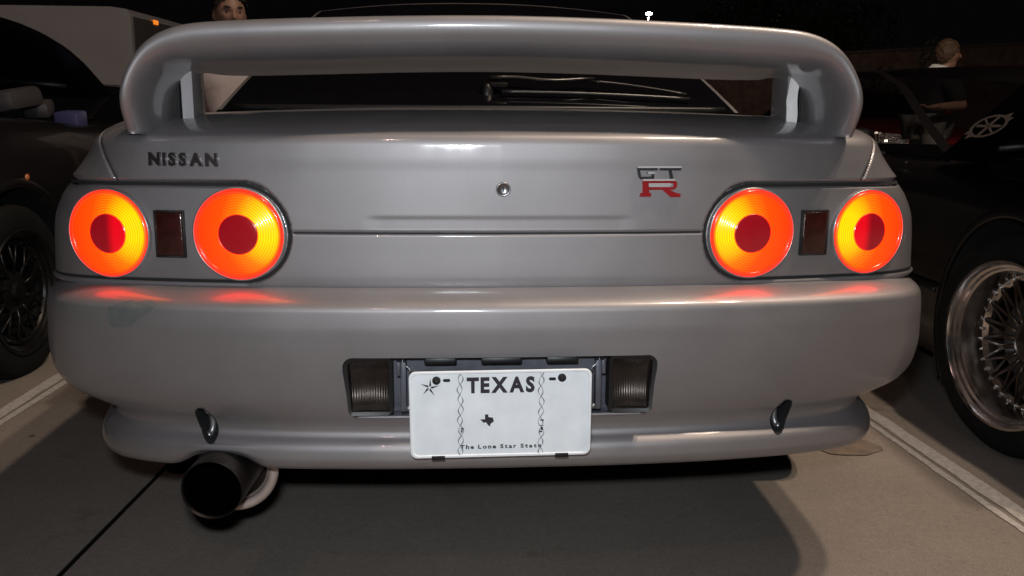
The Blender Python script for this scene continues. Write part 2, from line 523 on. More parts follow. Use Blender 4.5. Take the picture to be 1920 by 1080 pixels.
# --- bumper
sb = axis_samples(1.12, .0025, SHELL['bu'][1][-1], 14)
vb = np.arange(0, SHELL['bu'][3][-1], .0025)
S, V = np.meshgrid(sb, vb)
P = surf('bu', S, V)
def rec_sd(x, h):
    """plate recess outline: rounded, a little narrower below"""
    hw = .2705 - np.clip(.50 - h, 0, .1) * .11
    cx, cz, hz, rr = 0.0, .4675, .0575, .018
    qx = np.abs(x) - hw + rr; qz = np.abs(h - cz) - hz + rr
    return np.minimum(np.maximum(qx, qz), 0) + np.sqrt(np.maximum(qx, 0) ** 2 + np.maximum(qz, 0) ** 2) - rr
HOLES = [(-.516, .393, 1), (.516, .393, -1)]
def hole_sd(x, h, hx, hz, sg):
    a = R(18) * sg
    u = (x - hx) * math.cos(a) + (h - hz) * math.sin(a)
    w = -(x - hx) * math.sin(a) + (h - hz) * math.cos(a)
    return (np.sqrt((u / .0165) ** 2 + (w / .0335) ** 2) - 1) * .0165
for it in range(3):                                             # pull grid points onto the cut outlines
    x, h = P[..., 0], P[..., 2]
    for fn in (lambda x, h: rec_sd(x, h), lambda x, h: hole_sd(x, h, *HOLES[0]), lambda x, h: hole_sd(x, h, *HOLES[1])):
        d = fn(x, h)
        gs = np.gradient(d, axis=1) / np.gradient(S, axis=1); gv = np.gradient(d, axis=0) / np.gradient(V, axis=0)
        near = (np.abs(d) < .0016) & (P[..., 1] < .2)
        g2 = np.maximum(gs ** 2 + gv ** 2, .2)
        S = np.where(near, S - d * gs / g2, S); V = np.where(near, np.clip(V - d * gv / g2, 0, SHELL['bu'][3][-1]), V)
    P = surf('bu', S, V)
x, h = P[..., 0], P[..., 2]
cut = np.minimum(rec_sd(x, h), np.minimum(hole_sd(x, h, *HOLES[0]), hole_sd(x, h, *HOLES[1])))
cut = np.where(P[..., 1] < .2, cut, 1)
keep = fcen(cut) > 0.0001
bumper = grid_split(P[::-1], [np.ones_like(keep)], ["rear_bumper"], M_PAINT, car, keep=keep[::-1])[0]

def outline(fn_sd, cx, cz, n, rmax):
    """march outwards from the centre to the zero of a signed distance"""
    pts = []
    for k in range(n):
        a = 2 * math.pi * k / n
        lo, hi = 0.0, rmax
        for _ in range(30):
            mid = (lo + hi) / 2
            if fn_sd(np.array(cx + mid * math.cos(a)), np.array(cz + mid * math.sin(a))) < 0: lo = mid
            else: hi = mid
        pts.append((cx + lo * math.cos(a), cz + lo * math.sin(a)))
    return pts
# recess walls and back
ol = outline(rec_sd, 0, .4675, 160, .4)
ring = [locate('bu', a, b)[0] for a, b in ol]
rows = []
for k, (dy, shr) in enumerate([(-.0005, 1.0), (.004, .994), (.03, .985), (.052, .98), (.056, .965)]):
    rows.append([(p.x * shr, (p.y + dy) if k < 3 else max(p.y, .03) + dy - .02, .4675 + (p.z - .4675) * (shr if k < 3 else shr * .97)) for p in ring])
A = np.array(rows)
mb = MB().grid(A, flip=True, close_u=True)
b0 = len(mb.v) - len(ring)
mb.f.append(tuple(b0 + i for i in range(len(ring))))
mb.build("plate_recess", M_RECESS, car, angle=40)
pts_ = [locate('bu', a, .4135) for a in np.linspace(-.2545, .2545, 50)]
MB().tube([p_[0] + Vector((0, .0015, 0)) for p_ in pts_], .0036, 10).build("recess_ledge", M_PAINT, car)
for hx, hz, sg in HOLES:
    ol = outline(lambda a, b: hole_sd(a, b, hx, hz, sg), hx, hz, 40, .08)
    ring = [locate('bu', a, b)[0] for a, b in ol]
    cx_, cz_ = hx, hz
    A = np.array([[(cx_ + (p.x - cx_) * s_, p.y + dy, cz_ + (p.z - cz_) * s_) for p in ring] for dy, s_ in [(-.0008, 1.03), (-.001, .985), (.004, .95), (.05, .92)]])
    mb = MB().grid(A, flip=True, close_u=True)
    mb.f.append(tuple(len(mb.v) - len(ring) + i for i in range(len(ring))))
    hs = mb.build("hook_pocket", M_VOID, car, angle=50)
    # tow loop seen inside the pocket
    y0 = float(np.mean([p.y for p in ring]))
    loop = MB()
    pts = []
    for k in range(13):
        a = -math.pi * .62 + k / 12 * math.pi * 1.24
        pts.append((hx + sg * (-.003 + .006 * math.cos(a)), y0 + .020 + .010 * math.cos(a), hz - .005 + .022 * math.sin(a)))
    loop.tube(pts, .0058, 10)
    loop.build("tow_hook", M_HOOK, hs)

# --- round tail lamps
def lamp_material(name, side, half):
    """glowing lens: brightest next to the bulb, which sits inboard and a little up; dark red centre"""
    m, nt, b = mat_new(name)
    tc = nt.nodes.new("ShaderNodeTexCoord")
    sep = nt.nodes.new("ShaderNodeSeparateXYZ")
    nt.links.new(tc.outputs['Object'], sep.inputs[0])
    def math_(op, a, bb=None, c=None):
        n = nt.nodes.new("ShaderNodeMath"); n.operation = op
        for i, q in enumerate((a, bb, c)):
            if q is None: continue
            if isinstance(q, (int, float)): n.inputs[i].default_value = q
            else: nt.links.new(q, n.inputs[i])
        return n.outputs[0]
    X, Y = sep.outputs[0], sep.outputs[1]
    bx = .050 * side
    d2 = math_('ADD', math_('POWER', math_('SUBTRACT', X, bx), 2), math_('POWER', math_('MULTIPLY', math_('SUBTRACT', Y, .012), .85), 2))
    d = math_('SQRT', d2)
    r = math_('SQRT', math_('ADD', math_('POWER', X, 2), math_('POWER', Y, 2)))
    ramp = nt.nodes.new("ShaderNodeValToRGB")
    cr = ramp.color_ramp
    cr.elements[0].position = 0.15; cr.elements[0].color = (1, .92, 0, 1)
    cr.elements[1].position = 0.95; cr.elements[1].color = (1, .045, 0, 1)
    for pos, g in ((.30, .62), (.43, .24), (.60, .095)):
        e = cr.elements.new(pos); e.color = (1, g, 0, 1)
    nt.links.new(math_('MULTIPLY', d, 1 / .135), ramp.inputs[0])
    # outer rim of the lens is redder
    rim = nt.nodes.new("ShaderNodeMapRange"); rim.interpolation_type = 'SMOOTHSTEP'
    rim.inputs[1].default_value = .066; rim.inputs[2].default_value = .0755
    nt.links.new(r, rim.inputs[0])
    # concentric moulded rings catch more or less of the bulb
    ringv = math_('MULTIPLY_ADD', math_('SINE', math_('MULTIPLY', r, 2 * math.pi / .0045)), .20, .90)
    c1 = nt.nodes.new("ShaderNodeMix"); c1.data_type = 'RGBA'
    nt.links.new(rim.outputs[0], c1.inputs[0]); nt.links.new(ramp.outputs[0], c1.inputs[6])
    c1.inputs[7].default_value = (.95, .050, .012, 1)
    sc = nt.nodes.new("ShaderNodeVectorMath"); sc.operation = 'MULTIPLY'
    comb = nt.nodes.new("ShaderNodeCombineXYZ"); comb.inputs[0].default_value = 4.4
    nt.links.new(ringv, comb.inputs[1]); comb.inputs[2].default_value = 1
    nt.links.new(c1.outputs[2], sc.inputs[0]); nt.links.new(comb.outputs[0], sc.inputs[1])
    # dark red centre
    cen = nt.nodes.new("ShaderNodeMapRange"); cen.interpolation_type = 'SMOOTHSTEP'
    cen.inputs[1].default_value = .0335; cen.inputs[2].default_value = .0362
    nt.links.new(r, cen.inputs[0])
    cc = nt.nodes.new("ShaderNodeMix"); cc.data_type = 'RGBA'
    sidef = nt.nodes.new("ShaderNodeMapRange"); sidef.interpolation_type = 'SMOOTHSTEP'
    sidef.inputs[1].default_value = -.004; sidef.inputs[2].default_value = .016
    nt.links.new(math_('MULTIPLY', X, side), sidef.inputs[0])
    cc.inputs[6].default_value = (.20, .002, .008, 1)
    cc.inputs[7].default_value = (.80, .001, .010, 1) if half else (.22, .002, .008, 1)
    nt.links.new(sidef.outputs[0], cc.inputs[0])
    fin = nt.nodes.new("ShaderNodeMix"); fin.data_type = 'RGBA'
    nt.links.new(cen.outputs[0], fin.inputs[0]); nt.links.new(cc.outputs[2], fin.inputs[6]); nt.links.new(sc.outputs[0], fin.inputs[7])
    b.inputs['Base Color'].default_value = (.12, .004, .004, 1)
    b.inputs['Roughness'].default_value = .22
    b.inputs['Coat Weight'].default_value = .5
    nt.links.new(fin.outputs[2], b.inputs['Emission Color'])
    b.inputs['Emission Strength'].default_value = 1.0
    return m
def lens_profile(rad):
    pr = [(0.0005, .0062), (.010, .0060), (.022, .0053), (.0325, .0044), (.0345, .0036), (.0352, .0020)]
    r = .0356
    while r < rad - .009:
        pr += [(r, .0022), (r + .0036, .0034), (r + .0044, .0022)]
        r += .0045
    pr += [(rad - .008, .0030), (rad - .004, .0042), (rad - .0012, .0036), (rad, .0010), (rad, -.006)]
    return pr
M_LAMP = {(sd_, hf): lamp_material("lit_tail_lens", sd_, hf) for sd_ in (1, -1) for hf in (False, True)}
M_RIM = simple("lens_rim", (.30, .29, .30), .35, metal=.6, coat=.5, noise_amt=.1)
for sg in (-1, 1):
    for (lx, lz, rad, half) in ((.4485, .7262, .0772, False), (.6815, .7230, .0748, True)):
        q, X, U, N, s_, v_ = locate('up', sg * lx, lz)
        M = frame_matrix(q + N * .0005, X, U, N)
        o = MB().lathe(lens_profile(rad), n=96).build("tail_lamp", M_LAMP[(-sg, half)], car)
        o.matrix_local = M
        rimo = MB().lathe([(rad + .0008, -.008), (rad + .0010, .0014), (rad + .0024, .0020), (rad + .0040, .0008), (rad + .0046, -.008)], n=96, flip=True).build("lamp_rim", M_RIM, o)
    # side reflector between the two lamps
    q, X, U, N, s_, v_ = locate('up', sg * .5705, .7245)
    M = frame_matrix(q - N * .0035, X, U, N)
    mb = MB().box((0, 0, 0), (.0485, .0760, .010), bev=.0028)
    o = mb.build("reflector", M_REFLECTOR, car, angle=50)
    o.matrix_local = M
    mb = MB()
    for dx_, dz_, w_, h_ in ((-.0255, 0, .0028, .0815), (.0255, 0, .0028, .0815), (0, .0395, .0482, .0028), (0, -.0395, .0482, .0028)):
        mb.box((dx_, dz_, 0), (w_, h_, .009))
    mb.build("reflector_seal", M_VOID, o)

# --- lock, lettering, badge
q, X, U, N, s_, v_ = locate('up', .004, .806)
o = MB().lathe([(.0125, -.004), (.0125, .0015), (.0108, .0028), (.0098, .0016), (.0004, .0016)], n=32, flip=True).build("boot_lock", M_BADGE, car)
o.matrix_local = frame_matrix(q, X, U, N)
MB().box((0, 0, .0018), (.0022, .009, .0012)).build("key_slot", M_VOID, o)

def lettering(word, x0, x1, z, hgt, which, mat, parent_name, depth=.0025, bold=.0, lean=0.0):
    root = empty(parent_name, parent=car)
    n = len(word)
    q0 = locate(which, (x0 + x1) / 2, z)[0]
    root.location = q0
    meshes = {}
    wid = []
    for ch in word:
        if ch not in meshes:
            meshes[ch] = text_mesh(ch, hgt / .73, depth, bold=bold)
            meshes[ch].materials.append(mat)
        xs2 = [v.co.x for v in meshes[ch].vertices]
        wid.append((min(xs2), max(xs2)))
    tot = sum(b - a for a, b in wid)
    gap = ((x1 - x0) - tot) / (n - 1)
    fac = 1.0
    if gap < .002:
        fac = ((x1 - x0) - .0042 * (n - 1)) / tot; gap = .0042
    xx = x0
    for ch, (a, b) in zip(word, wid):
        q, X, U, N, s_, v_ = locate(which, xx + (b - a) * fac / 2, z - hgt / 2)
        o = bpy.data.objects.new("letter", meshes[ch]); COL.objects.link(o)
        o.parent = root
        M = frame_matrix(q + N * (depth + .0003), X, U, N) @ Matrix.Diagonal((fac, 1, 1, 1)) @ Matrix.Translation((-(a + b) / 2, 0, 0))
        o.matrix_local = Matrix.Translation(-root.location) @ M
        xx += (b - a) * fac + gap
    return root
lettering("NISSAN", -.600, -.478, .8535, .0215, 'up', M_BADGE, "maker_lettering", bold=.0012)

q, X, U, N, s_, v_ = locate('up', .272, .814)
badge = empty("model_badge", parent=car)
badge.matrix_local = frame_matrix(q, X, U, N)
M_BADGED = simple("dark_chrome", (.07, .068, .08), .3, metal=.7, noise_amt=.1)
def strokes(polys, z0, z1, name, mat):
    mb = MB()
    for k, p in enumerate(polys):
        ar = sum(p[i][0] * p[(i + 1) % len(p)][1] - p[(i + 1) % len(p)][0] * p[i][1] for i in range(len(p)))
        if ar < 0: p = p[::-1]
        mb.prism([(a * .001, b * .001) for a, b in p], z0 - .00004 * k, z1 + .00012 * k)
    return mb.build(name, mat, badge, smooth=False)
# in millimetres on the badge face: chrome G and T joined by a long top bar, red R below
strokes([[(-39, 29), (-3, 29), (-2.4, 24.5), (-37.5, 24.5)], [(-39, 28.5), (-34, 26), (-31, 12), (-36, 13)], [(-35, 13.5), (-9, 13.5), (-9.6, 9.4), (-33, 9.4)], [(-13, 20), (-8, 20), (-8.6, 10), (-13, 10)], [(-21, 21.5), (-7.8, 21.5), (-8.2, 18.2), (-20.5, 18.2)]], .0, .0042, "letter", M_BADGED)
strokes([[(1, 29), (40, 29), (38.6, 24.4), (1.8, 24.4)], [(17, 25), (22.5, 25), (26, 10), (20.5, 10)]], .0, .0042, "letter", M_BADGED)
strokes([[(-38, 31.5), (39.5, 31.5), (39.5, 28.6), (-38, 28.6)], [(-20, 21.5), (-8, 21.5), (-8, 18.4), (-20, 18.4)], [(-28, 9.6), (29, 9.6), (29, 6.6), (-28, 6.6)]], .0040, .0052, "letter_highlight", M_CHROME)  # pale bars paint highlights along the upper edges of the strokes
strokes([[(-29, 7), (29, 7), (33, 4), (33, -4), (29, -8), (26, -4.5), (27, -3), (26.5, 1.5), (24, 2.6), (-29, 2.6)], [(-29, 6), (-18, 6), (-16, -14), (-28, -14)], [(-32, -14), (-13, -14), (-12.5, -20.5), (-33, -20.5)], [(-17, -4.6), (28, -4.6), (27, -8.8), (-17, -8.8)], [(3, -6), (17, -8), (34, -15), (40, -15.5), (40, -21.5), (22, -21.5)]], .0, .0045, "letter", M_REDENAMEL)
strokes([[(-17, 2.4), (21, 2.4), (24.5, -.6), (20, -4.4), (-17, -4.4)]], .0, .0030, "letter_face", M_CHROME)

# --- bare patches on the bumper edge (old repair)
def patch_on(which, poly_sv, off, name, mat, step=.0018):
    ps = np.array(poly_sv)
    ss = np.arange(ps[:, 0].min(), ps[:, 0].max(), step); vv = np.arange(ps[:, 1].min(), ps[:, 1].max(), step)
    S_, V_ = np.meshgrid(ss, vv)
    P_ = surf(which, S_, V_); N_ = normals(P_)
    if which == 'bu': N_ = -N_
    P_ = P_ + N_ * off
    cs, cv = fcen(S_), fcen(V_)
    inside = np.zeros(cs.shape, bool)
    wob = np.array([[mnoise.noise((a * 55, b_ * 55, 3.1)) for a in cs[0]] for b_ in cv[:, 0]]) * .0035
    j = len(ps) - 1
    for i in range(len(ps)):
        xi, yi, xj, yj = ps[i, 0], ps[i, 1], ps[j, 0], ps[j, 1]
        c = ((yi > cv + wob) != (yj > cv + wob)) & (cs + wob < (xj - xi) * (cv + wob - yi) / (yj - yi + 1e-12) + xi)
        inside ^= c; j = i
    if which == 'bu':
        return grid_split(P_[::-1], [np.ones_like(inside)], [name], mat, car, keep=inside[::-1])[0]
    return grid_split(P_, [np.ones_like(inside)], [name], mat, car, keep=inside)[0]
patch_on('bu', [(-.696, .0839), (-.690, .1144), (-.682, .1182), (-.657, .1173), (-.640, .1087), (-.636, .103), (-.621, .0915), (-.602, .0782), (-.621, .0677), (-.637, .0715), (-.665, .0705), (-.679, .0791)], .0005, "bare_patch", M_PEEL)

# --- rear wing: one hoop-shaped blade swept over the boot
half = [(.656, .894, .172, .54), (.6555, .908, .160, .52), (.654, .928, .140, .50), (.651, .955, .120, .48), (.644, .982, .118, .47), (.632, 1.006, .118, .48), (.617, 1.032, .118, .54), (.596, 1.053, .118, .66), (.566, 1.0695, .118, .84), (.530, 1.0790, .118, .92), (.465, 1.0845, .118, .98), (.355, 1.0895, .116, 1.0), (.2, 1.0945, .112, 1.0), (.09, 1.0968, .111, 1.0)]
path = [(-a, b, c, d) for a, b, c, d in half] + [(0, 1.0975, .110, 1.0)] + [(a, b, c, d) for a, b, c, d in reversed(half)]
path = np.array(path)
path[:, 0] *= .967; path[:, 1] = .93 + (path[:, 1] - .93) * .967; path[:, 2] -= .052
pl = arclen(path[:, :2])
tt = np.linspace(0, pl[-1], 190)
pp = np.array([[np.interp(t, pl, path[:, k]) for k in range(4)] for t in tt])
for _ in range(3):
    pp[2:-2] = (pp[:-4] + pp[1:-3] * 2 + pp[2:-2] * 2 + pp[3:-1] * 2 + pp[4:]) / 8
SEC = np.array([1, .90]) * np.array([(.000, -.004), (-.003, -.010), (-.0040, -.018), (-.003, -.026), (.002, -.036), (.010, -.046), (.022, -.056), (.038, -.064), (.06, -.070), (.09, -.0745), (.12, -.0775), (.16, -.0805), (.195, -.0835), (.217, -.0875), (.228, -.0905), (.234, -.0890), (.238, -.083), (.236, -.074), (.228, -.064), (.21, -.052), (.18, -.0385), (.15, -.0275), (.11, -.0165), (.07, -.009), (.035, -.004), (.012, -.0008), (.004, -.0012)])
rows = []
for k in range(len(pp)):
    t = pp[min(k + 1, len(pp) - 1), :2] - pp[max(k - 1, 0), :2]
    t = t / np.linalg.norm(t)
    n2 = np.array([-t[1], t[0]])
    sc_ = pp[k, 3]
    rows.append([(pp[k, 0] + n2[0] * n_ * sc_, pp[k, 2] + y_, pp[k, 1] + n2[1] * n_ * sc_) for y_, n_ in SEC])
A = np.array(rows)
wing = MB().grid(A, close_u=True)
wing.f.append(tuple(range(len(SEC)))); wing.f.append(tuple((len(rows) - 1) * len(SEC) + i for i in reversed(range(len(SEC)))))
rw = wing.build("rear_wing", M_PAINT, car)
for sg in (-1, 1):
    # inner support between boot and blade, with its flat trailing edge
    mb = MB()
    sec = [(-.012, .250), (-.010, .246), (.010, .246), (.012, .250), (.011, .29), (.008, .335), (.002, .355), (-.002, .355), (-.008, .335), (-.012, .29)]
    lv = [(.885, 0), (.93, 0), (.97, .0), (1.005, .001), (1.045, .003)]
    A = np.array([[((.566 + x_) * sg, y_, z_) for x_, y_ in sec] for z_, o_ in lv])
    mb.grid(A, flip=(sg > 0), close_u=True)
    sp = mb.build("wing_support", M_PAINT, rw, angle=40)
    mb = MB().box((sg * .583, .255, .955), (.004, .014, .10), bev=.001)
    mb.build("support_joint", M_VOID, rw)
# whitish strip on the right support's trailing edge
fp = []
for k in range(19):
    t = k / 18
    w = .0118 * (math.sin(math.pi * min(1, .12 + t * .80)) ** .6) * (1 - .45 * max(0, t - .55)) + .0006 * math.sin(17 * t)
    fp.append((.566 - w + .002 * t, .2450, .914 + .10 * t)); 
fq = []
for k in range(19):
    t = k / 18
    fq.append((.566 + .0105 + .0012 * math.sin(9 * t) + .001 * t, .2450, .914 + .10 * t))
A = np.array([[a, b] for a, b in zip(fp, fq)])
pk = MB().grid(A)
A2 = A.copy(); A2[..., 1] += .004
pk.build("pale_strip", M_PALESTRIP, rw)

# --- plate, its recess fittings, reversing lamps
plate_rot = Matrix.Rotation(R(-.45), 4, 'Y')
PM = Matrix.Translation((-.0035, -.031, .4375)) @ plate_rot @ Matrix.Rotation(R(90 + 2.5), 4, 'X')
def rrect(w, h, r, n=6):
    pts = []
    for cx, cy, a0 in ((w/2-r, h/2-r, 0), (-w/2+r, h/2-r, 90), (-w/2+r, -h/2+r, 180), (w/2-r, -h/2+r, 270)):
        for k in range(n + 1):
            a = R(a0 + 90 * k / n); pts.append((cx + r * math.cos(a), cy + r * math.sin(a)))
    return pts
M_PLATE = simple("plate_white", (0.76, 0.80, 0.84), 0.5, noise_amt=0.06, noise_scale=22, coat=.2)
M_INK = simple("plate_ink", (0.022, 0.018, 0.030), 0.5, noise_amt=.1)
M_INKGREY = simple("plate_grey_print", (0.20, 0.21, 0.24), 0.5, noise_amt=.15)
mb = MB()
o_, i_ = rrect(.305, .1535, .012), rrect(.297, .1455, .010)
o2, i2 = rrect(.303, .1515, .011), rrect(.294, .1425, .009)
n = len(o_)
A = np.array([[(x, y, -.0012) for x, y in o_], [(x, y, .0010) for x, y in o_], [(x, y, .0022) for x, y in o2], [(x, y, .0022) for x, y in i_], [(x, y, .0006) for x, y in i2]])
mb.grid(A, close_u=True)
mb.f.append(tuple(len(mb.v) - n + i for i in range(n)))
mb.f.append(tuple(reversed(range(n))))
plate = mb.build("licence_plate", M_PLATE, car, angle=35)
plate.matrix_local = PM
tag(plate, "white number plate with star, map outline and no number")
def plate_text(word, cx, base, hgt, width, bold, spread=None, name="letter"):
    ms = []
    for ch in word:
        if ch == ' ':
            ms.append((None, .30 * hgt, 0)); continue
        me = text_mesh(ch, hgt / .73, .00018, bold=bold)
        me.materials.append(M_INK)
        xs2 = [v.co.x for v in me.vertices]
        ms.append((me, max(xs2) - min(xs2), min(xs2)))
    gap = .11 * hgt
    tot = sum(m[1] for m in ms) + gap * (len(ms) - 1)
    f = width / tot
    xx = cx - width / 2
    for me, w, x0 in ms:
        if me:
            o = bpy.data.objects.new(name, me); COL.objects.link(o); o.parent = plate
            o.matrix_local = Matrix.Translation((xx, base, .0009)) @ Matrix.Diagonal((f, 1, 1, 1)) @ Matrix.Translation((-x0, 0, 0))
        xx += (w + gap) * f
PXM = .3035 / 341.0
def pc(px, py):
    """plate face coordinates of a mark, from its measured offset on the plate"""
    return ((px - 941.0) * PXM, (775.0 - py) * PXM)
plate_text("TEXAS", *pc(941, 731), .0262, .1135, .0017)
# slogan (too small to pick the letters apart: one print)
def joined_text(word, cx, base, hgt, width, bold):
    mb = MB(); xx = 0; items = []
    for ch in word:
        if ch == ' ': xx += .55 * hgt; continue
        me = text_mesh(ch, hgt / .73, .00015, bold=bold)
        a = min(v.co.x for v in me.vertices); b = max(v.co.x for v in me.vertices)
        items.append((me, xx - a)); xx += b - a + .24 * hgt
    f = width / (xx - .2 * hgt)
    for me, ox in items:
        mb.add([(cx - width / 2 + (v.co.x + ox) * f, base + v.co.y, .0008 + v.co.z) for v in me.vertices], [tuple(p.vertices) for p in me.polygons])
        bpy.data.meshes.remove(me)
    return mb.build("slogan_print", M_INK, plate, smooth=False)
joined_text("The Lone Star State", *pc(941, 844), .0072, .138, .00035)
# star of five split points
sx, sy = pc(808, 720)
mb = MB()
for k in range(5):
    a = R(84 + 72 * k)
    tip = (sx + .0165 * math.cos(a), sy + .0165 * math.sin(a))
    b1 = (sx + .0044 * math.cos(a - R(36)), sy + .0044 * math.sin(a - R(36)))
    c0 = (sx + .0016 * math.cos(a + R(10)), sy + .0016 * math.sin(a + R(10)))
    mid = (sx + .0040 * math.cos(a + R(12)), sy + .0040 * math.sin(a + R(12)))
    poly = [tip, mid, c0, b1]
    ar = sum(poly[i][0] * poly[(i+1) % 4][1] - poly[(i+1) % 4][0] * poly[i][1] for i in range(4))
    if ar < 0: poly = poly[::-1]
    mb.prism(poly, .0007, .0011)
mb.build("star", M_INK, plate, smooth=False)
# map outline
TX = [(-2.2, 3.9), (0.1, 3.9), (0.1, 1.9), (1.2, 1.5), (2.4, 1.4), (3.3, 1.1), (3.6, -.6), (3.9, -1.4), (3.5, -2.3), (2.4, -3.1), (1.4, -4.1), (1.5, -5.8), (.5, -5.5), (-.5, -4.3), (-1.1, -3.0), (-1.9, -2.3), (-2.7, -2.9), (-3.5, -2.6), (-4.2, -1.5), (-5.4, -.1), (-2.2, .0)]
tx_, ty_ = pc(917, 785)
mb = MB().prism([(tx_ + a * .00265 * .92, ty_ + b * .00218) for a, b in TX][::-1], .0007, .0011)
mb.build("state_map", M_INK, plate, smooth=False)
# two barbed strands
for cxp, seed in ((865, 0), (1017, 1)):
    for ph in (0, math.pi):
        mb = MB()
        rowsl = []
        for k in range(90):
            yy = 858 - k * (858 - 690) / 89
            off = 4.6 * math.sin((858 - yy) / 168 * 2 * math.pi * 4.1 + ph + seed) + 1.2 * math.sin(yy * .11)
            wl = .85 + .4 * math.sin(yy * .3 + ph)
            a = pc(cxp + off - wl, yy); b = pc(cxp + off + wl, yy)
            rowsl.append([(a[0], a[1], .00115 if ph else .00100), (b[0], b[1], .00115 if ph else .00100)])
        mb.grid(np.array(rowsl))
        mb.build("wire_strand", M_INKGREY, plate, smooth=False)
for (px, py, w, h) in ((868, 803, 6, 2.4), (867, 808, 3, 5), (1019, 789, 7, 2.4), (1019, 806, 4, 6), (1017, 812, 5, 3), (1019, 800, 5, 1.6)):
    a = pc(px, py)
    MB().box((a[0], a[1], .0013), (w * PXM, h * PXM, .0005)).build("barb_print", M_INK, plate, smooth=False)
for px, py in ((821, 706), (1056, 705)):
    a = pc(px, py)
    o = MB().lathe([(.0070, .0002), (.0070, .0024), (.0060, .0034), (.0004, .0036)], n=20, flip=True).build("plate_bolt", M_VOID, plate)
    o.location = (a[0], a[1], .0005)
for px, py in ((840, 706.5), (1038, 707.5)):
    a = pc(px, py)
    mb = MB().prism([(a[0] + x, a[1] + y) for x, y in rrect(.012, .0052, .0025)], .0007, .0012)
    mb.build("plate_slot", M_VOID, plate, smooth=False)
for px in (822, 1057):
    a = pc(px, 860)
    MB().box((a[0], a[1] - .0005, .0016), (.0225, .0075, .004), bev=.0008).build("plate_clip", M_BLACK, plate)

for sg in (-1, 1):
    # reversing lamp: black surround, smoked lens, bright bowl behind the middle
    mbf = MB()
    zt, zb = .5250, .4225
    yf = .012
    outer = [(sg * .1865, zb + .006), (sg * .1945, zb), (sg * .2570, zb), (sg * .2625, zb + .006), (sg * .2685, zt - .020), (sg * .2660, zt - .006), (sg * .2560, zt), (sg * .1915, zt), (sg * .1865, zt - .006)]
    inner = [(sg * .1925, zb + .008), (sg * .1950, zb + .006), (sg * .2545, zb + .006), (sg * .2570, zb + .009), (sg * .2625, zt - .020), (sg * .2610, zt - .010), (sg * .2550, zt - .0065), (sg * .1950, zt - .0065), (sg * .1925, zt - .009)]
    n = len(outer)
    A = np.array([[(x, .05, z) for x, z in outer], [(x, yf + .004, z) for x, z in outer], [(x * .998, yf, z) for x, z in outer], [(x, yf + .002, z) for x, z in inner], [(x, yf + .012, z) for x, z in inner]])
    fr = MB().grid(A, close_u=True, flip=(sg < 0)).build("reversing_lamp", M_BLACK, car, angle=35)
    A = np.zeros((9, 9, 3))
    for j in range(9):
        for i in range(9):
            u, w = i / 8, j / 8
            xl = .1920; xr = .2565 + .006 * w
            A[j, i] = (sg * (xl + (xr - xl) * u), yf + .0075 - .003 * math.sin(math.pi * u) * math.sin(math.pi * w), zb + .006 + (zt - zb - .012) * w)
    MB().grid(A, flip=(sg < 0)).build("lens", M_SMOKED, fr)
    A = np.zeros((25, 121, 3))
    for j in range(25):
        for i in range(121):
            u, w = i / 120, j / 24
            xl = .1920; xr = .2565 + .006 * w
            dep = math.sqrt(max(0, 1 - (2 * w - 1) ** 2))
            A[j, i] = (sg * (xl + (xr - xl) * u), yf + .014 + .026 * dep - .006 * (2 * u - 1) ** 2 + .00022 * math.sin(u * 2 * math.pi * 15), zb + .006 + (zt - zb - .012) * w)
    MB().grid(A, flip=(sg < 0)).build("reflector_bowl", M_LENSGLOW, fr)
# fittings behind the plate: number-plate lamps and a bracket
for x_ in (-.105, .0, .105):
    MB().box((x_, .028, .516), (.055 if x_ else .07, .022, .012), bev=.003).build("plate_lamp_housing", M_BLACK, car, angle=40)
for sg in (-1, 1):
    MB().box((sg * .168, .024, .472), (.010, .020, .088), bev=.002).build("recess_bracket", M_RECESS, car, angle=40)
    MB().box((sg * .176, .020, .505), (.006, .018, .024), bev=.001).build("recess_clip", M_RECESS, car, angle=40)
    pts = [(sg * (.168 - .010 * k / 6 + .004 * math.sin(k)), .018 - .003 * k / 6, .520 - .022 * k / 6) for k in range(7)]
    MB().tube(pts, .0016, 6).build("loose_wire", M_HOOK, car)
    MB().lathe([(.0045, 0), (.0045, .003), (.0003, .004)], Matrix.Translation((sg * .160, .018, .433)) @ Matrix.Rotation(R(90), 4, 'X'), n=10, flip=True).build("bracket_screw", M_HOOK, car)

# --- exhaust
TM = Matrix.Translation((-.497, .002, .2965)) @ Matrix.Rotation(R(-3.5), 4, 'Z') @ Matrix.Rotation(R(-90), 4, 'X')
ex = MB().lathe([(.049, .30), (.0492, .02), (.0500, .004), (.0515, .0), (.0525, .003), (.0530, .010), (.0530, .11), (.0530, .16), (.056, .168), (.060, .185), (.060, .30), (.058, .34)], TM, n=64).build("exhaust_tip", M_TIPSTEEL, car, angle=35)
MB().lathe([(.0488, .16), (.0485, .18), (.0008, .182)], TM, n=40, flip=False).build("tip_interior", M_TIPSHADE, ex)  # near-black colour paints the shade inside the pipe
MB().lathe([(.0486, .006), (.0484, .17)], TM, n=48).build("tip_lining", M_TIPSHADE, ex)
TM2 = Matrix.Translation((-.4986, .15, .2772)) @ Matrix.Rotation(R(-3.5), 4, 'Z') @ Matrix.Rotation(R(-90), 4, 'X')
mf = MB().lathe([(.052, .020), (.064, .018), (.069, .022), (.071, .032), (.076, .06), (.078, .55), (.02, .58)], TM2, n=64).build("muffler", M_TIPSTEEL, car, angle=45)
M_FLANGE = simple("heat_faded_flange", (.50, .40, .36), .55, metal=.35, noise_amt=.14, noise_scale=25)
MB().tube([TM2 @ Vector((.0775 * math.cos(t_), .0775 * math.sin(t_), .008)) for t_ in np.linspace(-1.0, 1.95, 34)], .0092, 14).build("flange_ring", M_FLANGE, mf)
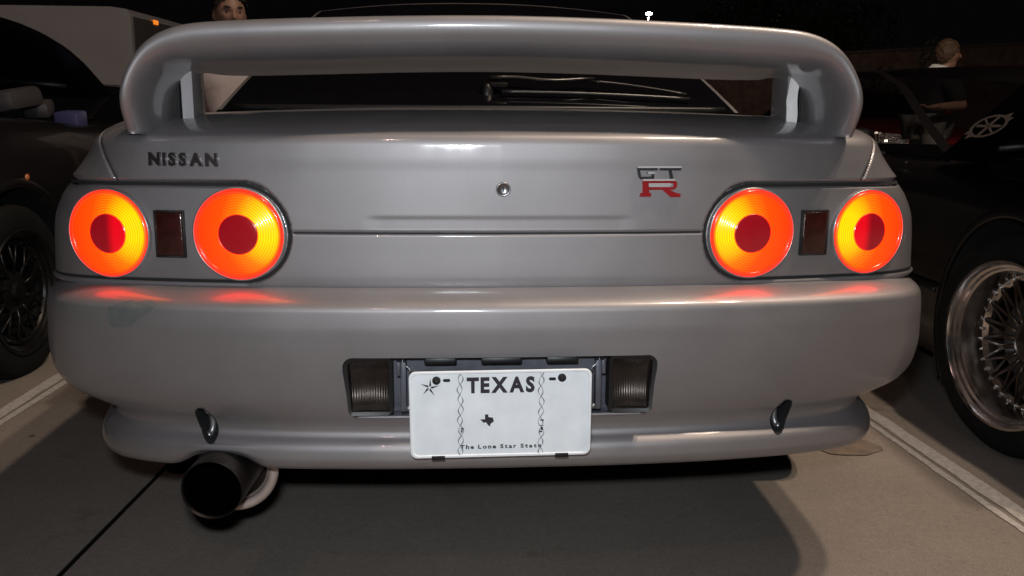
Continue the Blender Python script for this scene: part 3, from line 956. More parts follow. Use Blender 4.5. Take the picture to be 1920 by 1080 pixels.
MB().tube([TM2 @ Vector((.0660 * math.cos(t_), .0660 * math.sin(t_), .014)) for t_ in np.linspace(-1.0, 1.8, 30)], .0036, 10).build("clamp_ring", M_STEEL, mf)

# --- floor, wheels, cabin, front body
mb = MB()
fl_rows = [(.16, .40, .62), (.30, .33, .66), (.7, .26, .70), (3.9, .20, .78), (4.3, .24, .72)]
A = np.array([[(-w, y, z), (-w * .5, y, z - .012), (w * .5, y, z - .012), (w, y, z)] for y, z, w in fl_rows])
mb.grid(A)
mb.build("floor_pan", M_UNDER, car)
def lathe_wheel(parent, x, y, z, sg, r_t=.31, r_r=.222, rim_mat=None, w=.225):
    M = Matrix.Translation((x, y, z)) @ Matrix.Rotation(R(90) * sg, 4, 'Y')
    tyre = MB().lathe([(r_r - .004, -w * .45), (r_r + .012, -w * .5), (r_t - .03, -w * .52), (r_t - .008, -w * .46), (r_t, -w * .36), (r_t, w * .36), (r_t - .008, w * .46), (r_t - .03, w * .52), (r_r + .012, w * .5), (r_r - .002, w * .45)], M, n=56, flip=True)
    return M, tyre
for (x_, y_) in ((-.745, .945), (.745, .945), (-.745, 3.56), (.745, 3.56)):
    sg = 1 if x_ > 0 else -1
    M, ty = lathe_wheel(car, x_, y_, .315, sg, .315, .225)
    t = ty.build("wheel", M_RUBBER, car)
    MB().lathe([(.224, -.1), (.224, .09), (.205, .095), (.19, .05), (.05, .03), (.0005, .04)], M, n=40, flip=True).build("rim", M_STEEL, t)
# cabin: profile stations from the glass base over the roof to the windscreen
CAB = np.array([(1.00, .938, .700), (1.27, 1.053, .668), (1.6, 1.180, .622), (1.83, 1.275, .588), (2.02, 1.334, .565), (2.25, 1.360, .552), (2.5, 1.365, .55), (2.75, 1.350, .556), (2.95, 1.290, .572), (3.3, 1.11, .63), (3.62, .955, .69)])
ct = arclen(CAB[:, :2])
def cabin_rows(t0, t1, n, x0, x1, m=25, lift=0.0):
    tt_ = np.linspace(t0, t1, n)
    C = hermite(ct, CAB, tt_)
    u = np.linspace(x0, x1, m)
    A = np.zeros((n, m, 3))
    for k in range(n):
        A[k, :, 0] = C[k, 2] * u
        A[k, :, 1] = C[k, 0] - (.10 * (1 - u ** 2) if C[k, 1] < 1.31 and C[k, 0] < 2.1 else .0) * np.clip((1.31 - C[k, 1]) / .2, 0, 1)
        A[k, :, 2] = C[k, 1] + lift - .034 * np.abs(u) ** 2.2 * np.clip((C[k, 1] - .95) / .3, 0, 1)
    return A
MB().grid(cabin_rows(ct[4], ct[7], 18, -1, 1), flip=True).build("roof", M_PAINT, car)
gl = MB().grid(cabin_rows(ct[0] - 0, ct[4], 24, -.984, .984), flip=True).build("rear_window", M_TINT, car)
MB().grid(cabin_rows(ct[7], ct[10], 16, -.96, .96), flip=True).build("windscreen", M_TINT, car)
for sg in (-1, 1):
    a, b = (-1.0, -.984) if sg < 0 else (.984, 1.0)
    MB().grid(cabin_rows(ct[0], ct[4], 24, a, b, 4, .002), flip=True).build("rear_pillar", M_PAINT, car)
    MB().grid(cabin_rows(ct[7], ct[10], 16, a, b, 4, .002), flip=True).build("front_pillar", M_PAINT, car)
    C = hermite(ct, CAB, np.linspace(ct[0], ct[-1], 40))
    A = np.array([[(sg * c[2], c[0], c[1] - .034 * np.clip((c[1] - .95) / .3, 0, 1)) for c in C],
                  [(sg * (c[2] * .3 + .745 * .7), c[0], c[1] * .45 + .915 * .55 - .01) for c in C],
                  [(sg * .748, c[0], .905) for c in C]])
    MB().grid(A, flip=(sg > 0)).build("side_window", M_TINT, car)
# front body
ST = [(1.14, .944, .70, .872, .86), (1.5, .93, .72, .875, .86), (2.2, .91, .73, .878, .86), (3.2, .925, .72, .876, .86), (3.7, .92, .70, .873, .85), (4.1, .85, .66, .86, .83), (4.35, .76, .60, .83, .78), (4.50, .62, .5, .76, .70), (4.53, .45, .4, .7, .66)]
rows = []
for (y, ht, wt, ws, wl) in ST:
    hs_ = min(.66, ht * .8)
    r_ = [(-wl, .22), (-ws, .40), (-ws, hs_), (-(wt + ws) / 2 - .02, ht - .075 * ht), (-wt, ht - .02), (-wt * .5, ht), (0, ht + .004)]
    r_ = r_ + [(-a, b) for a, b in reversed(r_[:-1])]
    rows.append([(a, y, b) for a, b in r_])
A = np.array(rows)
fb = MB().grid(A)
fb.f.append(tuple((len(rows) - 1) * len(rows[0]) + i for i in range(len(rows[0]))))
fb.build("front_body", M_PAINT, car, angle=50)
# rear wiper: pivot at the middle of the glass, arm and blade lying to the right
def on_glass(x, t, up=0.0):
    C = hermite(ct, CAB, np.array([t]))[0]
    u = x / C[2]
    return Vector((x, C[0] - .10 * (1 - u * u) * min(1, max(0, (1.31 - C[1]) / .2)), C[1] - .034 * abs(u) ** 2.2 * min(1, max(0, (C[1] - .95) / .3)) + up))
wp = MB()
q = on_glass(.012, .13)
wp.lathe([(.018, -.01), (.018, .012), (.012, .022), (.0005, .025)], Matrix.Translation(q), n=16, flip=True)
wp.box(q + Vector((.03, .0, .02)), (.05, .03, .014), bev=.004)
wpo = wp.build("rear_wiper", M_BLACK, car, angle=40)
M_WIPE = simple("wiper_metal", (.10, .10, .10), .35, metal=.8, noise_amt=.2)
MB().tube([on_glass(.02 + .29 * k / 8, .15 + .01 * math.sin(k), .030) for k in range(9)], [.007 - .0004 * k for k in range(9)], 8).build("wiper_arm", M_WIPE, wpo)
mb = MB()
mb.tube([on_glass(.05 + .52 * k / 14, .10 - .035 * (k / 14) ** 2, .014) for k in range(15)], .0045, 6)
mb.tube([on_glass(.30 + .26 * k / 10, .150 - .085 * (k / 10) ** 1.5, .026) for k in range(11)], .0035, 6)
mb.build("wiper_blade", M_WIPE, wpo)
# sealing strip along the base of the glass
MB().tube([on_glass(-.66 + 1.32 * k / 30, .012, .004) for k in range(31)], .008, 8).build("window_seal", M_BLACK, car)

# ------------------------------------------------------------------ ground
def ground_material():
    m, nt, b = mat_new("stained_concrete")
    tc = nt.nodes.new("ShaderNodeTexCoord")
    def noise(scale, detail, rough=.55):
        n = nt.nodes.new("ShaderNodeTexNoise"); n.inputs['Scale'].default_value = scale
        n.inputs['Detail'].default_value = detail; n.inputs['Roughness'].default_value = rough
        nt.links.new(tc.outputs['Object'], n.inputs['Vector']); return n.outputs[0]
    def mapr(v, a, b_, c, d):
        r = nt.nodes.new("ShaderNodeMapRange"); r.inputs[1].default_value = a; r.inputs[2].default_value = b_
        r.inputs[3].default_value = c; r.inputs[4].default_value = d; nt.links.new(v, r.inputs[0]); return r.outputs[0]
    def mul(a, c):
        n = nt.nodes.new("ShaderNodeMath"); n.operation = 'MULTIPLY'
        nt.links.new(a, n.inputs[0]); nt.links.new(c, n.inputs[1]); return n.outputs[0]
    grain = mapr(noise(300, 4, .75), .3, .7, .55, 1.45)
    mid = mapr(noise(60, 8, .7), .3, .7, .86, 1.13)
    big = mapr(noise(1.3, 9, .68), .3, .7, .80, 1.14)
    vo = nt.nodes.new("ShaderNodeTexVoronoi"); vo.inputs['Scale'].default_value = 34; vo.inputs['Randomness'].default_value = 1
    nt.links.new(tc.outputs['Object'], vo.inputs['Vector'])
    pits = mapr(vo.outputs['Distance'], .03, .10, .40, 1.0)
    k = mul(mul(grain, mid), mul(big, pits))
    sc = nt.nodes.new("ShaderNodeVectorMath"); sc.operation = 'SCALE'
    sc.inputs[0].default_value = (.215, .183, .160)
    nt.links.new(k, sc.inputs['Scale'])
    # oil blots
    blot = mapr(noise(4.3, 8, .72), .60, .70, 0, .6)
    mx = nt.nodes.new("ShaderNodeMix"); mx.data_type = 'RGBA'
    nt.links.new(blot, mx.inputs[0]); nt.links.new(sc.outputs[0], mx.inputs[6]); mx.inputs[7].default_value = (.13, .095, .07, 1)
    nt.links.new(mx.outputs[2], b.inputs['Base Color'])
    b.inputs['Roughness'].default_value = .88
    bp = nt.nodes.new("ShaderNodeBump"); bp.inputs['Strength'].default_value = .5; bp.inputs['Distance'].default_value = .002
    nt.links.new(grain, bp.inputs['Height']); nt.links.new(bp.outputs[0], b.inputs['Normal'])
    return m
M_CONC = ground_material()
M_SUBBASE = simple("dark_soil", (.012, .011, .010), .95, noise_amt=.3, noise_scale=6)
M_PAINTLINE = simple("worn_road_paint", (.40, .375, .36), .7, noise_amt=.22, noise_scale=60, bump=.15)
def sheet(name, x0, x1, y0, y1, z, mat, nx=1, ny=1):
    xs, ys = np.linspace(x0, x1, nx + 1), np.linspace(y0, y1, ny + 1)
    A = np.array([[(x, y, z) for x in xs] for y in ys])
    o = MB().grid(A).build(name, mat, smooth=False)
    return tag(o, kind='structure')
sheet("ground", -400, 400, -60, 500, -.045, M_SUBBASE)
SLABS = []
def slab(x0, x1, y0, y1):
    mb = MB()
    e = .004
    A = np.array([[(x0, y, -.05), (x0, y, 0), (x1, y, 0), (x1, y, -.05)] for y in (y0, y1)])
    mb.grid(A)
    o = mb.build("concrete_slab", M_CONC, smooth=False)
    tag(o, kind='structure')
    SLABS.append(o)
for x0, x1 in ((-9.5, -.930), (-.915, 7.2), (7.212, 16), (-18, -9.512)):
    slab(x0, x1, -14, 7.2); slab(x0, x1, 7.212, 30)

M_JOINTDARK = simple("joint_dark_strip", (.004, .004, .004), .9, spec=.1, noise_amt=.3)  # black strip added so the groove between slabs reads dark
def joint_strip(x0, x1, y0, y1):
    pts = []
    for k in range(600):
        y = y0 + (y1 - y0) * k / 599
        pts.append([(x0 + .002 * mnoise.noise((y * 14, 2, 0)), y, -.003), (x1 + .002 * mnoise.noise((y * 13, 5, 1)), y, -.003)])
    return MB().grid(np.array(pts)).build("joint_dark_strip", M_JOINTDARK, SLABS[0], smooth=False)
joint_strip(-.9315, -.9135, -2, 7.2)
def painted_line(name, fx0, fx1, y0, y1, label, seed, gaps=()):
    """worn painted stripe between two edge functions of the distance"""
    r_ = random.Random(seed)
    mb = MB()
    n = int((y1 - y0) / .012)
    pts = []
    for k in range(n + 1):
        y = y0 + (y1 - y0) * k / n
        wob0 = .004 * mnoise.noise((y * 9, seed, 0)) + .003 * mnoise.noise((y * 60, seed, 3))
        wob1 = .004 * mnoise.noise((y * 8, seed, 7)) + .003 * mnoise.noise((y * 55, seed, 9))
        pts.append([(fx0(y) + wob0, y, .0022), (fx1(y) + wob1, y, .0022)])
    mb.grid(np.array(pts))
    return mb.build(name, M_PAINTLINE, SLABS[0 if fx0(2.5) < -.9 else 2], smooth=False)
painted_line("painted_line", lambda y: 1.128 + (2.75 - y) * .092, lambda y: 1.170 + (2.80 - y) * .098, -1.5, 6.8, "", 1)
painted_line("painted_line", lambda y: 1.098 + (2.70 - y) * .090, lambda y: 1.116 + (2.72 - y) * .092, -1.5, 6.8, "", 2)
painted_line("painted_line", lambda y: -1.622 - (y - 2.7) * .047, lambda y: -1.578 - (y - 2.7) * .036, -1.5, 6.8, "", 3)
painted_line("painted_line", lambda y: -1.567 - (y - 2.7) * .030, lambda y: -1.543 - (y - 2.7) * .024, -1.5, 6.8, "", 4)
# brown patch just off the silver car's right corner
M_BROWNPATCH = simple("brown_patch", (.160, .126, .102), .75, noise_amt=.3, noise_scale=18)
def ground_patch(cx, cy, rx, ry, seed):
    pts = []
    for k in range(48):
        a = 2 * math.pi * k / 48
        w = 1 + .14 * mnoise.noise((math.cos(a) * 1.6 + seed, math.sin(a) * 1.6, 0)) + .05 * mnoise.noise((math.cos(a) * 7, math.sin(a) * 7, seed))
        pts.append((cx + rx * w * math.cos(a), cy + ry * w * math.sin(a)))
    mb = MB(); mb.add([(x, y, .003) for x, y in pts], [tuple(range(48))])
    return mb.build("brown_patch", M_BROWNPATCH, SLABS[0 if cx < -.9 else 2], smooth=False)
ground_patch(.960, 2.475, .095, .075, 2)
ground_patch(.735, 2.50, .035, .03, 5)
ground_patch(-1.40, 2.52, .010, .008, 8)

# ------------------------------------------------------------------ neighbouring dark cars, parked nose out with bonnets up
def curve(pts):
    a = np.array(pts, float)
    return lambda y: float(np.interp(y, a[:, 0], a[:, 1]))
def dark_car(root, paint, P):
    """local frame: nose at y=0, tail at +y, x across"""
    hf = curve(P['fender'])            # fender top height along the length
    L, W, ya, yb, ra = P['L'], P['W'], P['ya'], P['yb'], P['arch']
    bay0, bay1 = P['bay']
    ys = np.r_[np.linspace(0, L, 150)]
    def section(y):
        t0 = min(1, y / .35); t1 = min(1, (L - y) / .4)
        w = W * (.80 + .20 * math.sqrt(max(0, t0 * (2 - t0)))) * (.86 + .14 * math.sqrt(max(0, t1 * (2 - t1))))
        h = hf(y)
        z = [.17, .24, .30, .36, .42, .48, .54, .60]
        x = [.93, .955, .965, .975, .985, .992, .997, 1.0]
        z += [.60 + (h - .60) * f for f in (.22, .44, .62, .78, .90, .97, 1.0)]
        x += [1.0, .995, .985, .968, .94, .905, .86]
        inb = bay0 < y < bay1
        cabin_ = P['cabin'][0][0] + .1 < y < P['cabin'][-1][0] - .1
        z += [h + (.004 if not inb else -.004), h - .24 if inb else (h - .16 if cabin_ else h + .012), h - .27 if inb else (h - .18 if cabin_ else h + .022)]
        x += [.80, .78, .0]
        return [(a * w, b) for a, b in zip(x, z)]
    rows = []
    for y in ys:
        s = section(y)
        full = [(-a, y, b) for a, b in s] + [(a, y, b) for a, b in reversed(s[:-1])]
        rows.append(full)
    A = np.array(rows)
    nv, nu = A.shape[:2]
    fs = []
    for j in range(nv - 1):
        for i in range(nu - 1):
            c = (A[j, i] + A[j + 1, i + 1]) / 2
            if abs(c[0]) > W * .8 and c[2] < .72 and min(math.hypot(c[1] - ya, c[2] - P['zc']), math.hypot(c[1] - yb, c[2] - P['zc'])) < ra:
                continue
            fs.append((j * nu + i, j * nu + i + 1, (j + 1) * nu + i + 1, (j + 1) * nu + i))
    fs.append(tuple(reversed(range(nu)))); fs.append(tuple((nv - 1) * nu + i for i in range(nu)))
    body = mesh_obj("body", A.reshape(-1, 3), fs, paint, root)
    body.data.set_sharp_from_angle(angle=R(40))
    # wheel wells
    for yy in (ya, yb):
        for sg in (-1, 1):
            A2 = np.array([[(sg * W * xx, yy + ra * 1.01 * math.cos(a), P['zc'] + ra * 1.01 * math.sin(a)) for a in np.linspace(-.6, math.pi + .6, 30)] for xx in (1.0, .62)])
            MB().grid(A2, flip=(sg < 0)).build("wheel_well", M_VOID, root)
            A3 = np.array([[(sg * W * (1.0 + o), yy + (ra + dr) * math.cos(a), P['zc'] + (ra + dr) * math.sin(a)) for a in np.linspace(-.55, math.pi + .55, 40)] for o, dr in ((-.01, -.002), (.006, .0), (.008, .012), (-.004, .03))])
            MB().grid(A3, flip=(sg > 0)).build("arch_lip", paint, root)
    # raised bonnet: an arched, thick panel
    hp = np.array(P['hood'])          # (y, z) of its side edge from hinge to tip
    hl = arclen(hp)
    tts = np.linspace(0, hl[-1], 26)
    us = np.linspace(-1, 1, 25)
    top, bot = [], []
    for t in tts:
        y, z = np.interp(t, hl, hp[:, 0]), np.interp(t, hl, hp[:, 1])
        e = .02
        d = np.array([np.interp(min(t + e, hl[-1]), hl, hp[:, 0]) - np.interp(max(t - e, 0), hl, hp[:, 0]), np.interp(min(t + e, hl[-1]), hl, hp[:, 1]) - np.interp(max(t - e, 0), hl, hp[:, 1])])
        d = d / np.linalg.norm(d)
        nrm = np.array([-d[1], d[0]]) if -d[1] * 0 + d[0] > 0 else np.array([d[1], -d[0]])
        w = W * P['hoodw'] * (1 - .10 * (t / hl[-1]) ** 3)
        top.append([(u * w, y + nrm[0] * P['hoodc'] * (1 - u * u), z + nrm[1] * P['hoodc'] * (1 - u * u)) for u in us])
        bot.append([(u * w * .985, y + nrm[0] * (P['hoodc'] * (1 - u * u) - .028 * min(1, (1 - abs(u)) * 8)), z + nrm[1] * (P['hoodc'] * (1 - u * u) - .028 * min(1, (1 - abs(u)) * 8))) for u in us])
    T, B = np.array(top), np.array(bot)
    mb = MB().grid(T, flip=True).grid(B)
    def strip(a, b, flip): mb.grid(np.stack([a, b]), flip=flip)
    strip(T[:, 0], B[:, 0], True); strip(T[:, -1], B[:, -1], False); strip(T[0], B[0], False); strip(T[-1], B[-1], True)
    hood = mb.build("bonnet", paint, root, angle=50)
    mbr = MB()
    for u0, u1, t0, t1 in ((-.62, .0, .12, .9), (.62, .0, .12, .9), (-.8, .8, .10, .10), (-.72, .72, .86, .86)):
        pts = []
        for k in range(9):
            f = k / 8
            ii = (t0 + (t1 - t0) * f) * 25; jj = ((u0 + (u1 - u0) * f) + 1) * 12
            q = B[min(25, int(round(ii))), min(24, int(round(jj)))]
            pts.append(tuple(q))
        mbr.tube(pts, .016, 6)
    mbr.build("bonnet_rib", M_BLACK, hood)
    mbp = MB().tube([(W * .55, bay0 + .25, hf(bay0) - .05), tuple(B[18, 19])], .006, 6)
    mbp.build("prop_rod", M_BLACK, root)
    # engine bay contents: block, airbox, strut tops
    zb = hf((bay0 + bay1) / 2)
    mb = MB().box((0, (bay0 + bay1) / 2 + .05, zb - .17), (.55, .60, .20), bev=.03).box((.1, (bay0 + bay1) / 2, zb - .06), (.40, .45, .05), bev=.015)
    mb.build("engine", M_BLACK, root, angle=40)
    # cabin
    cp = np.array(P['cabin'])         # y, z, half width: cowl -> roof -> tail deck
    cl = arclen(cp[:, :2]); k0, k1 = P['roofk']
    def rows_(a, b, u0, u1, n=12, m=15, lift=0):
        out = []
        for t in np.linspace(a, b, n):
            y, z, w = (np.interp(t, cl, cp[:, q]) for q in range(3))
            out.append([(u * w, y, z + lift - .03 * u * u) for u in np.linspace(u0, u1, m)])
        return np.array(out)
    MB().grid(rows_(cl[k0], cl[k1], -1, 1), flip=False).build("roof", paint, root)
    MB().grid(rows_(cl[0], cl[k0], -.95, .95), flip=False).build("windscreen", P['glass'], root)
    MB().grid(rows_(cl[k1], cl[-1], -.94, .94), flip=False).build("rear_window", P['glass'], root)
    for sg in (-1, 1):
        u0, u1 = (-1, -.94) if sg < 0 else (.94, 1)
        for ra_, rb_ in ((cl[0], cl[k0]), (cl[k1], cl[-1])):
            MB().grid(rows_(ra_, rb_, u0, u1, 12, 4, .004)).build("roof_pillar", paint, root)
        tt_ = np.linspace(cl[0], cl[-1], 40)
        A4 = np.array([[(sg * np.interp(t, cl, cp[:, 2]), np.interp(t, cl, cp[:, 0]), np.interp(t, cl, cp[:, 1]) - .03) for t in tt_],
                       [(sg * W * .90, np.interp(t, cl, cp[:, 0]), hf(np.interp(t, cl, cp[:, 0])) - .01) for t in tt_]])
        MB().grid(A4, flip=(sg < 0)).build("side_window", P['glass'], root)
        # door mirror and handle
        ym = P['cabin'][0][0] + .42
        mb = MB()
        mb.box((sg * (W + .05), ym, hf(ym) + .05), (.17, .085, .105), bev=.035)
        mb.box((sg * (W - .05), ym + .02, hf(ym) + .0), (.08, .05, .03), bev=.01)
        mb.build("door_mirror", paint, root)
        mb = MB().box((sg * (W + .012), ym + .95, hf(ym) - .14), (.022, .16, .028), bev=.009)
        mb.build("door_handle", P['handle'], root)
        # seam of the door
        for yd in (ym - .22, ym + 1.08):
            mb = MB().tube([(sg * (W * 1.0 + .0005), yd, .32), (sg * (W + .0005), yd, .6), (sg * W * .985, yd, .6 + (hf(yd) - .6) * .62), (sg * W * .92, yd, .6 + (hf(yd) - .6) * .95)], .0035, 5)
            mb.build("door_seam", M_VOID, root)
        # sill strip
        MB().box((sg * (W + .004), (ya + yb) / 2, .40), (.012, yb - ya - 2 * ra - .05, .018), bev=.004).build("side_moulding", P['trim'], root)
    # headlamps and grille on the nose
    for sg in (-1, 1):
        A5 = np.array([[(sg * W * (.50 + .30 * u), -.012 + .05 * u * u + .03 * w, .60 + .10 * w) for u in np.linspace(0, 1, 8)] for w in np.linspace(0, 1, 4)])
        MB().grid(A5, flip=(sg < 0)).build("headlamp", M_LENSDARK, root)
    MB().box((0, -.006, .42), (W * 1.1, .02, .14), bev=.01).build("grille", M_VOID, root)
    MB().box((0, L / 2, .16), (W * 1.7, L * .93, .03)).build("underside", M_UNDER, root)
    return hood, hf

M_CLEARGLASS, nt_, b_ = mat_new("car_window_glass")
b_.inputs['Base Color'].default_value = (.6, .62, .62, 1)
b_.inputs['Roughness'].default_value = .03
tr = nt_.nodes.new("ShaderNodeBsdfTransparent"); tr.inputs[0].default_value = (.70, .71, .72, 1)
gs_ = nt_.nodes.new("ShaderNodeBsdfGlossy"); gs_.inputs['Roughness'].default_value = .03
lw_ = nt_.nodes.new("ShaderNodeLayerWeight"); lw_.inputs[0].default_value = .5
pw_ = nt_.nodes.new("ShaderNodeMath"); pw_.operation = 'POWER'; pw_.inputs[1].default_value = 4.5
nt_.links.new(lw_.outputs['Facing'], pw_.inputs[0])
fr_ = nt_.nodes.new("ShaderNodeMath"); fr_.operation = 'MULTIPLY_ADD'; fr_.inputs[1].default_value = .8; fr_.inputs[2].default_value = .04
nt_.links.new(pw_.outputs[0], fr_.inputs[0])
mx_ = nt_.nodes.new("ShaderNodeMixShader")
nt_.links.new(fr_.outputs[0], mx_.inputs[0]); nt_.links.new(tr.outputs[0], mx_.inputs[1]); nt_.links.new(gs_.outputs[0], mx_.inputs[2])
nt_.links.new(mx_.outputs[0], nt_.nodes["Material Output"].inputs[0])
M_ROADGLASS = M_CLEARGLASS
M_GREYTRIM = simple("grey_moulding", (.09, .085, .085), .5, metal=.3, noise_amt=.2)

def deep_dish_wheel(parent, loc, sg, steer, r_tyre, r_rim, w, rim_mat, spoke_mat, dish=.085, nsp=20):
    """sg=-1: face looks to -x.  Tyre > rim (lip steps, barrel), mesh of thin spokes, hub"""
    M = Matrix.Translation(loc) @ Matrix.Rotation(steer, 4, 'Z') @ Matrix.Rotation(R(90) * sg, 4, 'Y')
    f = w * .5
    ty = MB().lathe([(r_rim - .004, -f), (r_rim + .02, -f - .006), (r_tyre - .02, -f + .004), (r_tyre - .004, -f + .02), (r_tyre, -f + .045), (r_tyre, f - .045), (r_tyre - .004, f - .02), (r_tyre - .02, f - .004), (r_rim + .02, f + .006), (r_rim - .001, f - .002)], M, n=72, flip=True).build("wheel", M_RUBBER, parent)
    prof = [(r_rim, f - .006), (r_rim + .001, f + .004), (r_rim - .003, f + .009), (r_rim - .010, f + .008), (r_rim - .013, f + .002), (r_rim - .016, f - .008), (r_rim - .022, f - .012), (r_rim - .025, f - .020), (r_rim - .031, f - .024), (r_rim - .034, f - .034), (r_rim - .040, f - dish * .75), (r_rim - .044, f - dish), (r_rim - .060, f - dish - .008), (r_rim - .066, f - dish - .03), (r_rim - .05, -f * .8)]
    MB().lathe(prof, M, n=96, flip=True).build("rim", rim_mat, ty, angle=35)
    ri = r_rim - .055
    mb = MB()
    z0 = f - dish - .002
    for k in range(nsp):
        a = 2 * math.pi * k / nsp
        for da in (-.14, .14):
            p = [(.060 * math.cos(a), .060 * math.sin(a), z0 - .004), (.105 * math.cos(a + da * .2), .105 * math.sin(a + da * .2), z0 + .004), (ri * math.cos(a + da), ri * math.sin(a + da), z0)]
            mb.tube([M @ Vector(q) for q in p], [.0065, .0048, .0055], 6)
    tag(mb.build("spokes", spoke_mat, ty), kind="stuff")
    hb = MB().lathe([(.075, -.03), (.075, z0 - .006), (.062, z0 + .002), (.040, z0 + .004), (.036, z0 + .018), (.0004, z0 + .022)], M, n=32, flip=True)
    hb.build("hub", spoke_mat, ty, angle=35)
    mb = MB()
    for k in range(nsp * 2):
        a = 2 * math.pi * k / (nsp * 2)
        c = M @ Vector(((ri + .006) * math.cos(a), (ri + .006) * math.sin(a), z0 + .004))
        mb.box(c, (.008, .008, .008), bev=.002)
    tag(mb.build("rim_bolts", rim_mat, ty), kind="stuff")
    MB().lathe([(.135, -.02), (.135, -.008), (.05, -.008)], M, n=40, flip=True).build("brake_disc", M_GREYTRIM, ty)
    return ty

M_RIMCHROME = simple("polished_rim", (.68, .65, .64), .20, metal=1.0, noise_amt=.12, noise_scale=30, rough_var=.05)
M_SPOKE = simple("dark_bronze_spokes", (.07, .05, .04), .3, metal=.8, noise_amt=.2)
M_DARKWHEEL = simple("dark_alloy", (.022, .021, .021), .35, metal=.7, noise_amt=.2)

rc = tag(empty("parked_car", (2.20, 1.76, 0), R(2.0)),
         "black low coupe with bonnet up and wide polished deep-dish wheel", "car")
hood, hfR = dark_car(rc, M_BLACKPAINT, dict(L=4.25, W=.83, ya=.70, yb=3.15, arch=.345, zc=.32, bay=(.10, 1.16), hoodw=.93, hoodc=.05,
    fender=[(0, .60), (.3, .70), (.8, .755), (1.3, .785), (2.2, .80), (3.4, .79), (4.25, .69)],
    hood=[(1.25, .800), (1.0, .930), (.75, 1.065), (.5, 1.190), (.25, 1.30), (.1, 1.36)],
    cabin=[(1.28, .80, .70), (1.60, .93, .665), (1.95, 1.075, .60), (2.25, 1.15, .57), (2.65, 1.165, .56), (3.0, 1.13, .58), (3.4, 1.0, .64), (3.75, .84, .69)], roofk=(3, 5),
    glass=M_ROADGLASS, handle=M_BADGE, trim=M_BLACK))
for yy, st in ((.70, R(9)), (3.15, 0)):
    for sg in (-1, 1):
        deep_dish_wheel(rc, (sg * .725, yy, .318), sg, st, .312, .236, .21, M_RIMCHROME, M_SPOKE)
# emblem sticker under the raised bonnet: an oval ring with crossing bars and pointed ends
M_STICKER = simple("sticker_print", (.095, .064, .048), .6, noise_amt=.15)
P0 = Vector((1.321, 2.56, .909)); 
Zs = Vector((-.30, -.88, -.36)).normalized(); Xs = Vector((.80, -.06, .52)); Xs = (Xs - Zs * Xs.dot(Zs)).normalized(); Ys = Zs.cross(Xs)
sm = MB()
A = []
for rr in (.82, 1.0):
    A.append([(.052 * rr * math.cos(a), .027 * rr * math.sin(a), .002) for a in np.linspace(0, 2 * math.pi, 48, endpoint=False)])
sm.grid(np.array(A), flip=True, close_u=True)
for p in ([(-.038, -.012), (-.034, -.017), (.038, .012), (.034, .017)], [(-.030, .012), (-.024, .016), (.030, -.012), (.024, -.016)], [(-.003, -.024), (.003, -.024), (.003, .024), (-.003, .024)], [(-.068, -.008), (-.048, -.010), (-.048, .004)], [(.068, .008), (.048, .010), (.048, -.004)], [(-.064, .004), (-.05, .0), (-.05, .009)], [(.064, -.004), (.05, .0), (.05, -.009)]):
    ar = sum(p[i][0] * p[(i+1) % len(p)][1] - p[(i+1) % len(p)][0] * p[i][1] for i in range(len(p)))
    if ar < 0: p = p[::-1]
    sm.prism(p, .0012, .0022)
so = sm.build("oval_sticker", M_STICKER, rc, smooth=False)
STICKER = so

lc = tag(empty("parked_car", (-2.585, 2.43, 0), 0),
         "charcoal car beside the silver coupe with its bonnet raised and dark wheels", "car")
hoodL, hfL = dark_car(lc, M_GREYPAINT, dict(L=4.5, W=.855, ya=.74, yb=3.40, arch=.365, zc=.31, bay=(.12, 1.58), hoodw=.96, hoodc=.05,
    fender=[(0, .66), (.3, .84), (.75, .915), (1.1, .905), (1.55, .875), (2.4, .88), (3.6, .92), (4.5, .84)],
    hood=[(1.66, 1.000), (1.41, 1.127), (1.27, 1.180), (1.10, 1.221), (.96, 1.243), (.77, 1.260), (.5, 1.268), (.25, 1.262)],
    cabin=[(1.75, .89, .62), (2.05, .96, .57), (2.35, 1.04, .51), (2.7, 1.09, .48), (3.1, 1.10, .47), (3.5, 1.07, .485), (3.9, 1.0, .54), (4.2, .91, .60)], roofk=(3, 5),
    glass=M_TINT, handle=M_GREYTRIM, trim=M_GREYTRIM))
for yy in (.74, 3.40):
    for sg in (-1, 1):
        deep_dish_wheel(lc, (sg * .745, yy, .30), sg, 0, .312, .225, .21, M_DARKWHEEL, M_DARKWHEEL, dish=.03, nsp=10)
M_COVER = simple("grey_engine_cover", (.045, .042, .046), .5, noise_amt=.1, noise_scale=14)
M_BLUEPL = simple("blue_reservoir", (.060, .058, .15), .4, noise_amt=.1)
M_AMBER = simple("amber_marker_lens", (.5, .16, .06), .3, coat=.5)
def engine_bits():
    mb = MB()
    mb.box((.60, 1.16, .968), (.22, .26, .085), rot=Matrix.Rotation(R(-10), 3, 'Y') @ Matrix.Rotation(R(6), 3, 'X'), bev=.03)
    mb.build("engine_cover", M_COVER, lc, angle=40)
    MB().box((.64, 1.36, .945), (.10, .12, .065), rot=Matrix.Rotation(R(14), 3, 'Z') @ Matrix.Rotation(R(12), 3, 'X'), bev=.02).build("brake_fluid_tank", M_COVER, lc, angle=40)
    MB().box((.705, 1.49, .900), (.10, .10, .070), rot=Matrix.Rotation(R(6), 3, 'X'), bev=.010).build("coolant_reservoir", M_BLUEPL, lc, angle=40)
    MB().lathe([(.014, 0), (.013, .005), (.0004, .008)], Matrix.Translation((.851, .82, .700)) @ Matrix.Rotation(R(90), 4, 'Y'), n=16, flip=True).build("side_marker", M_AMBER, lc)
engine_bits()

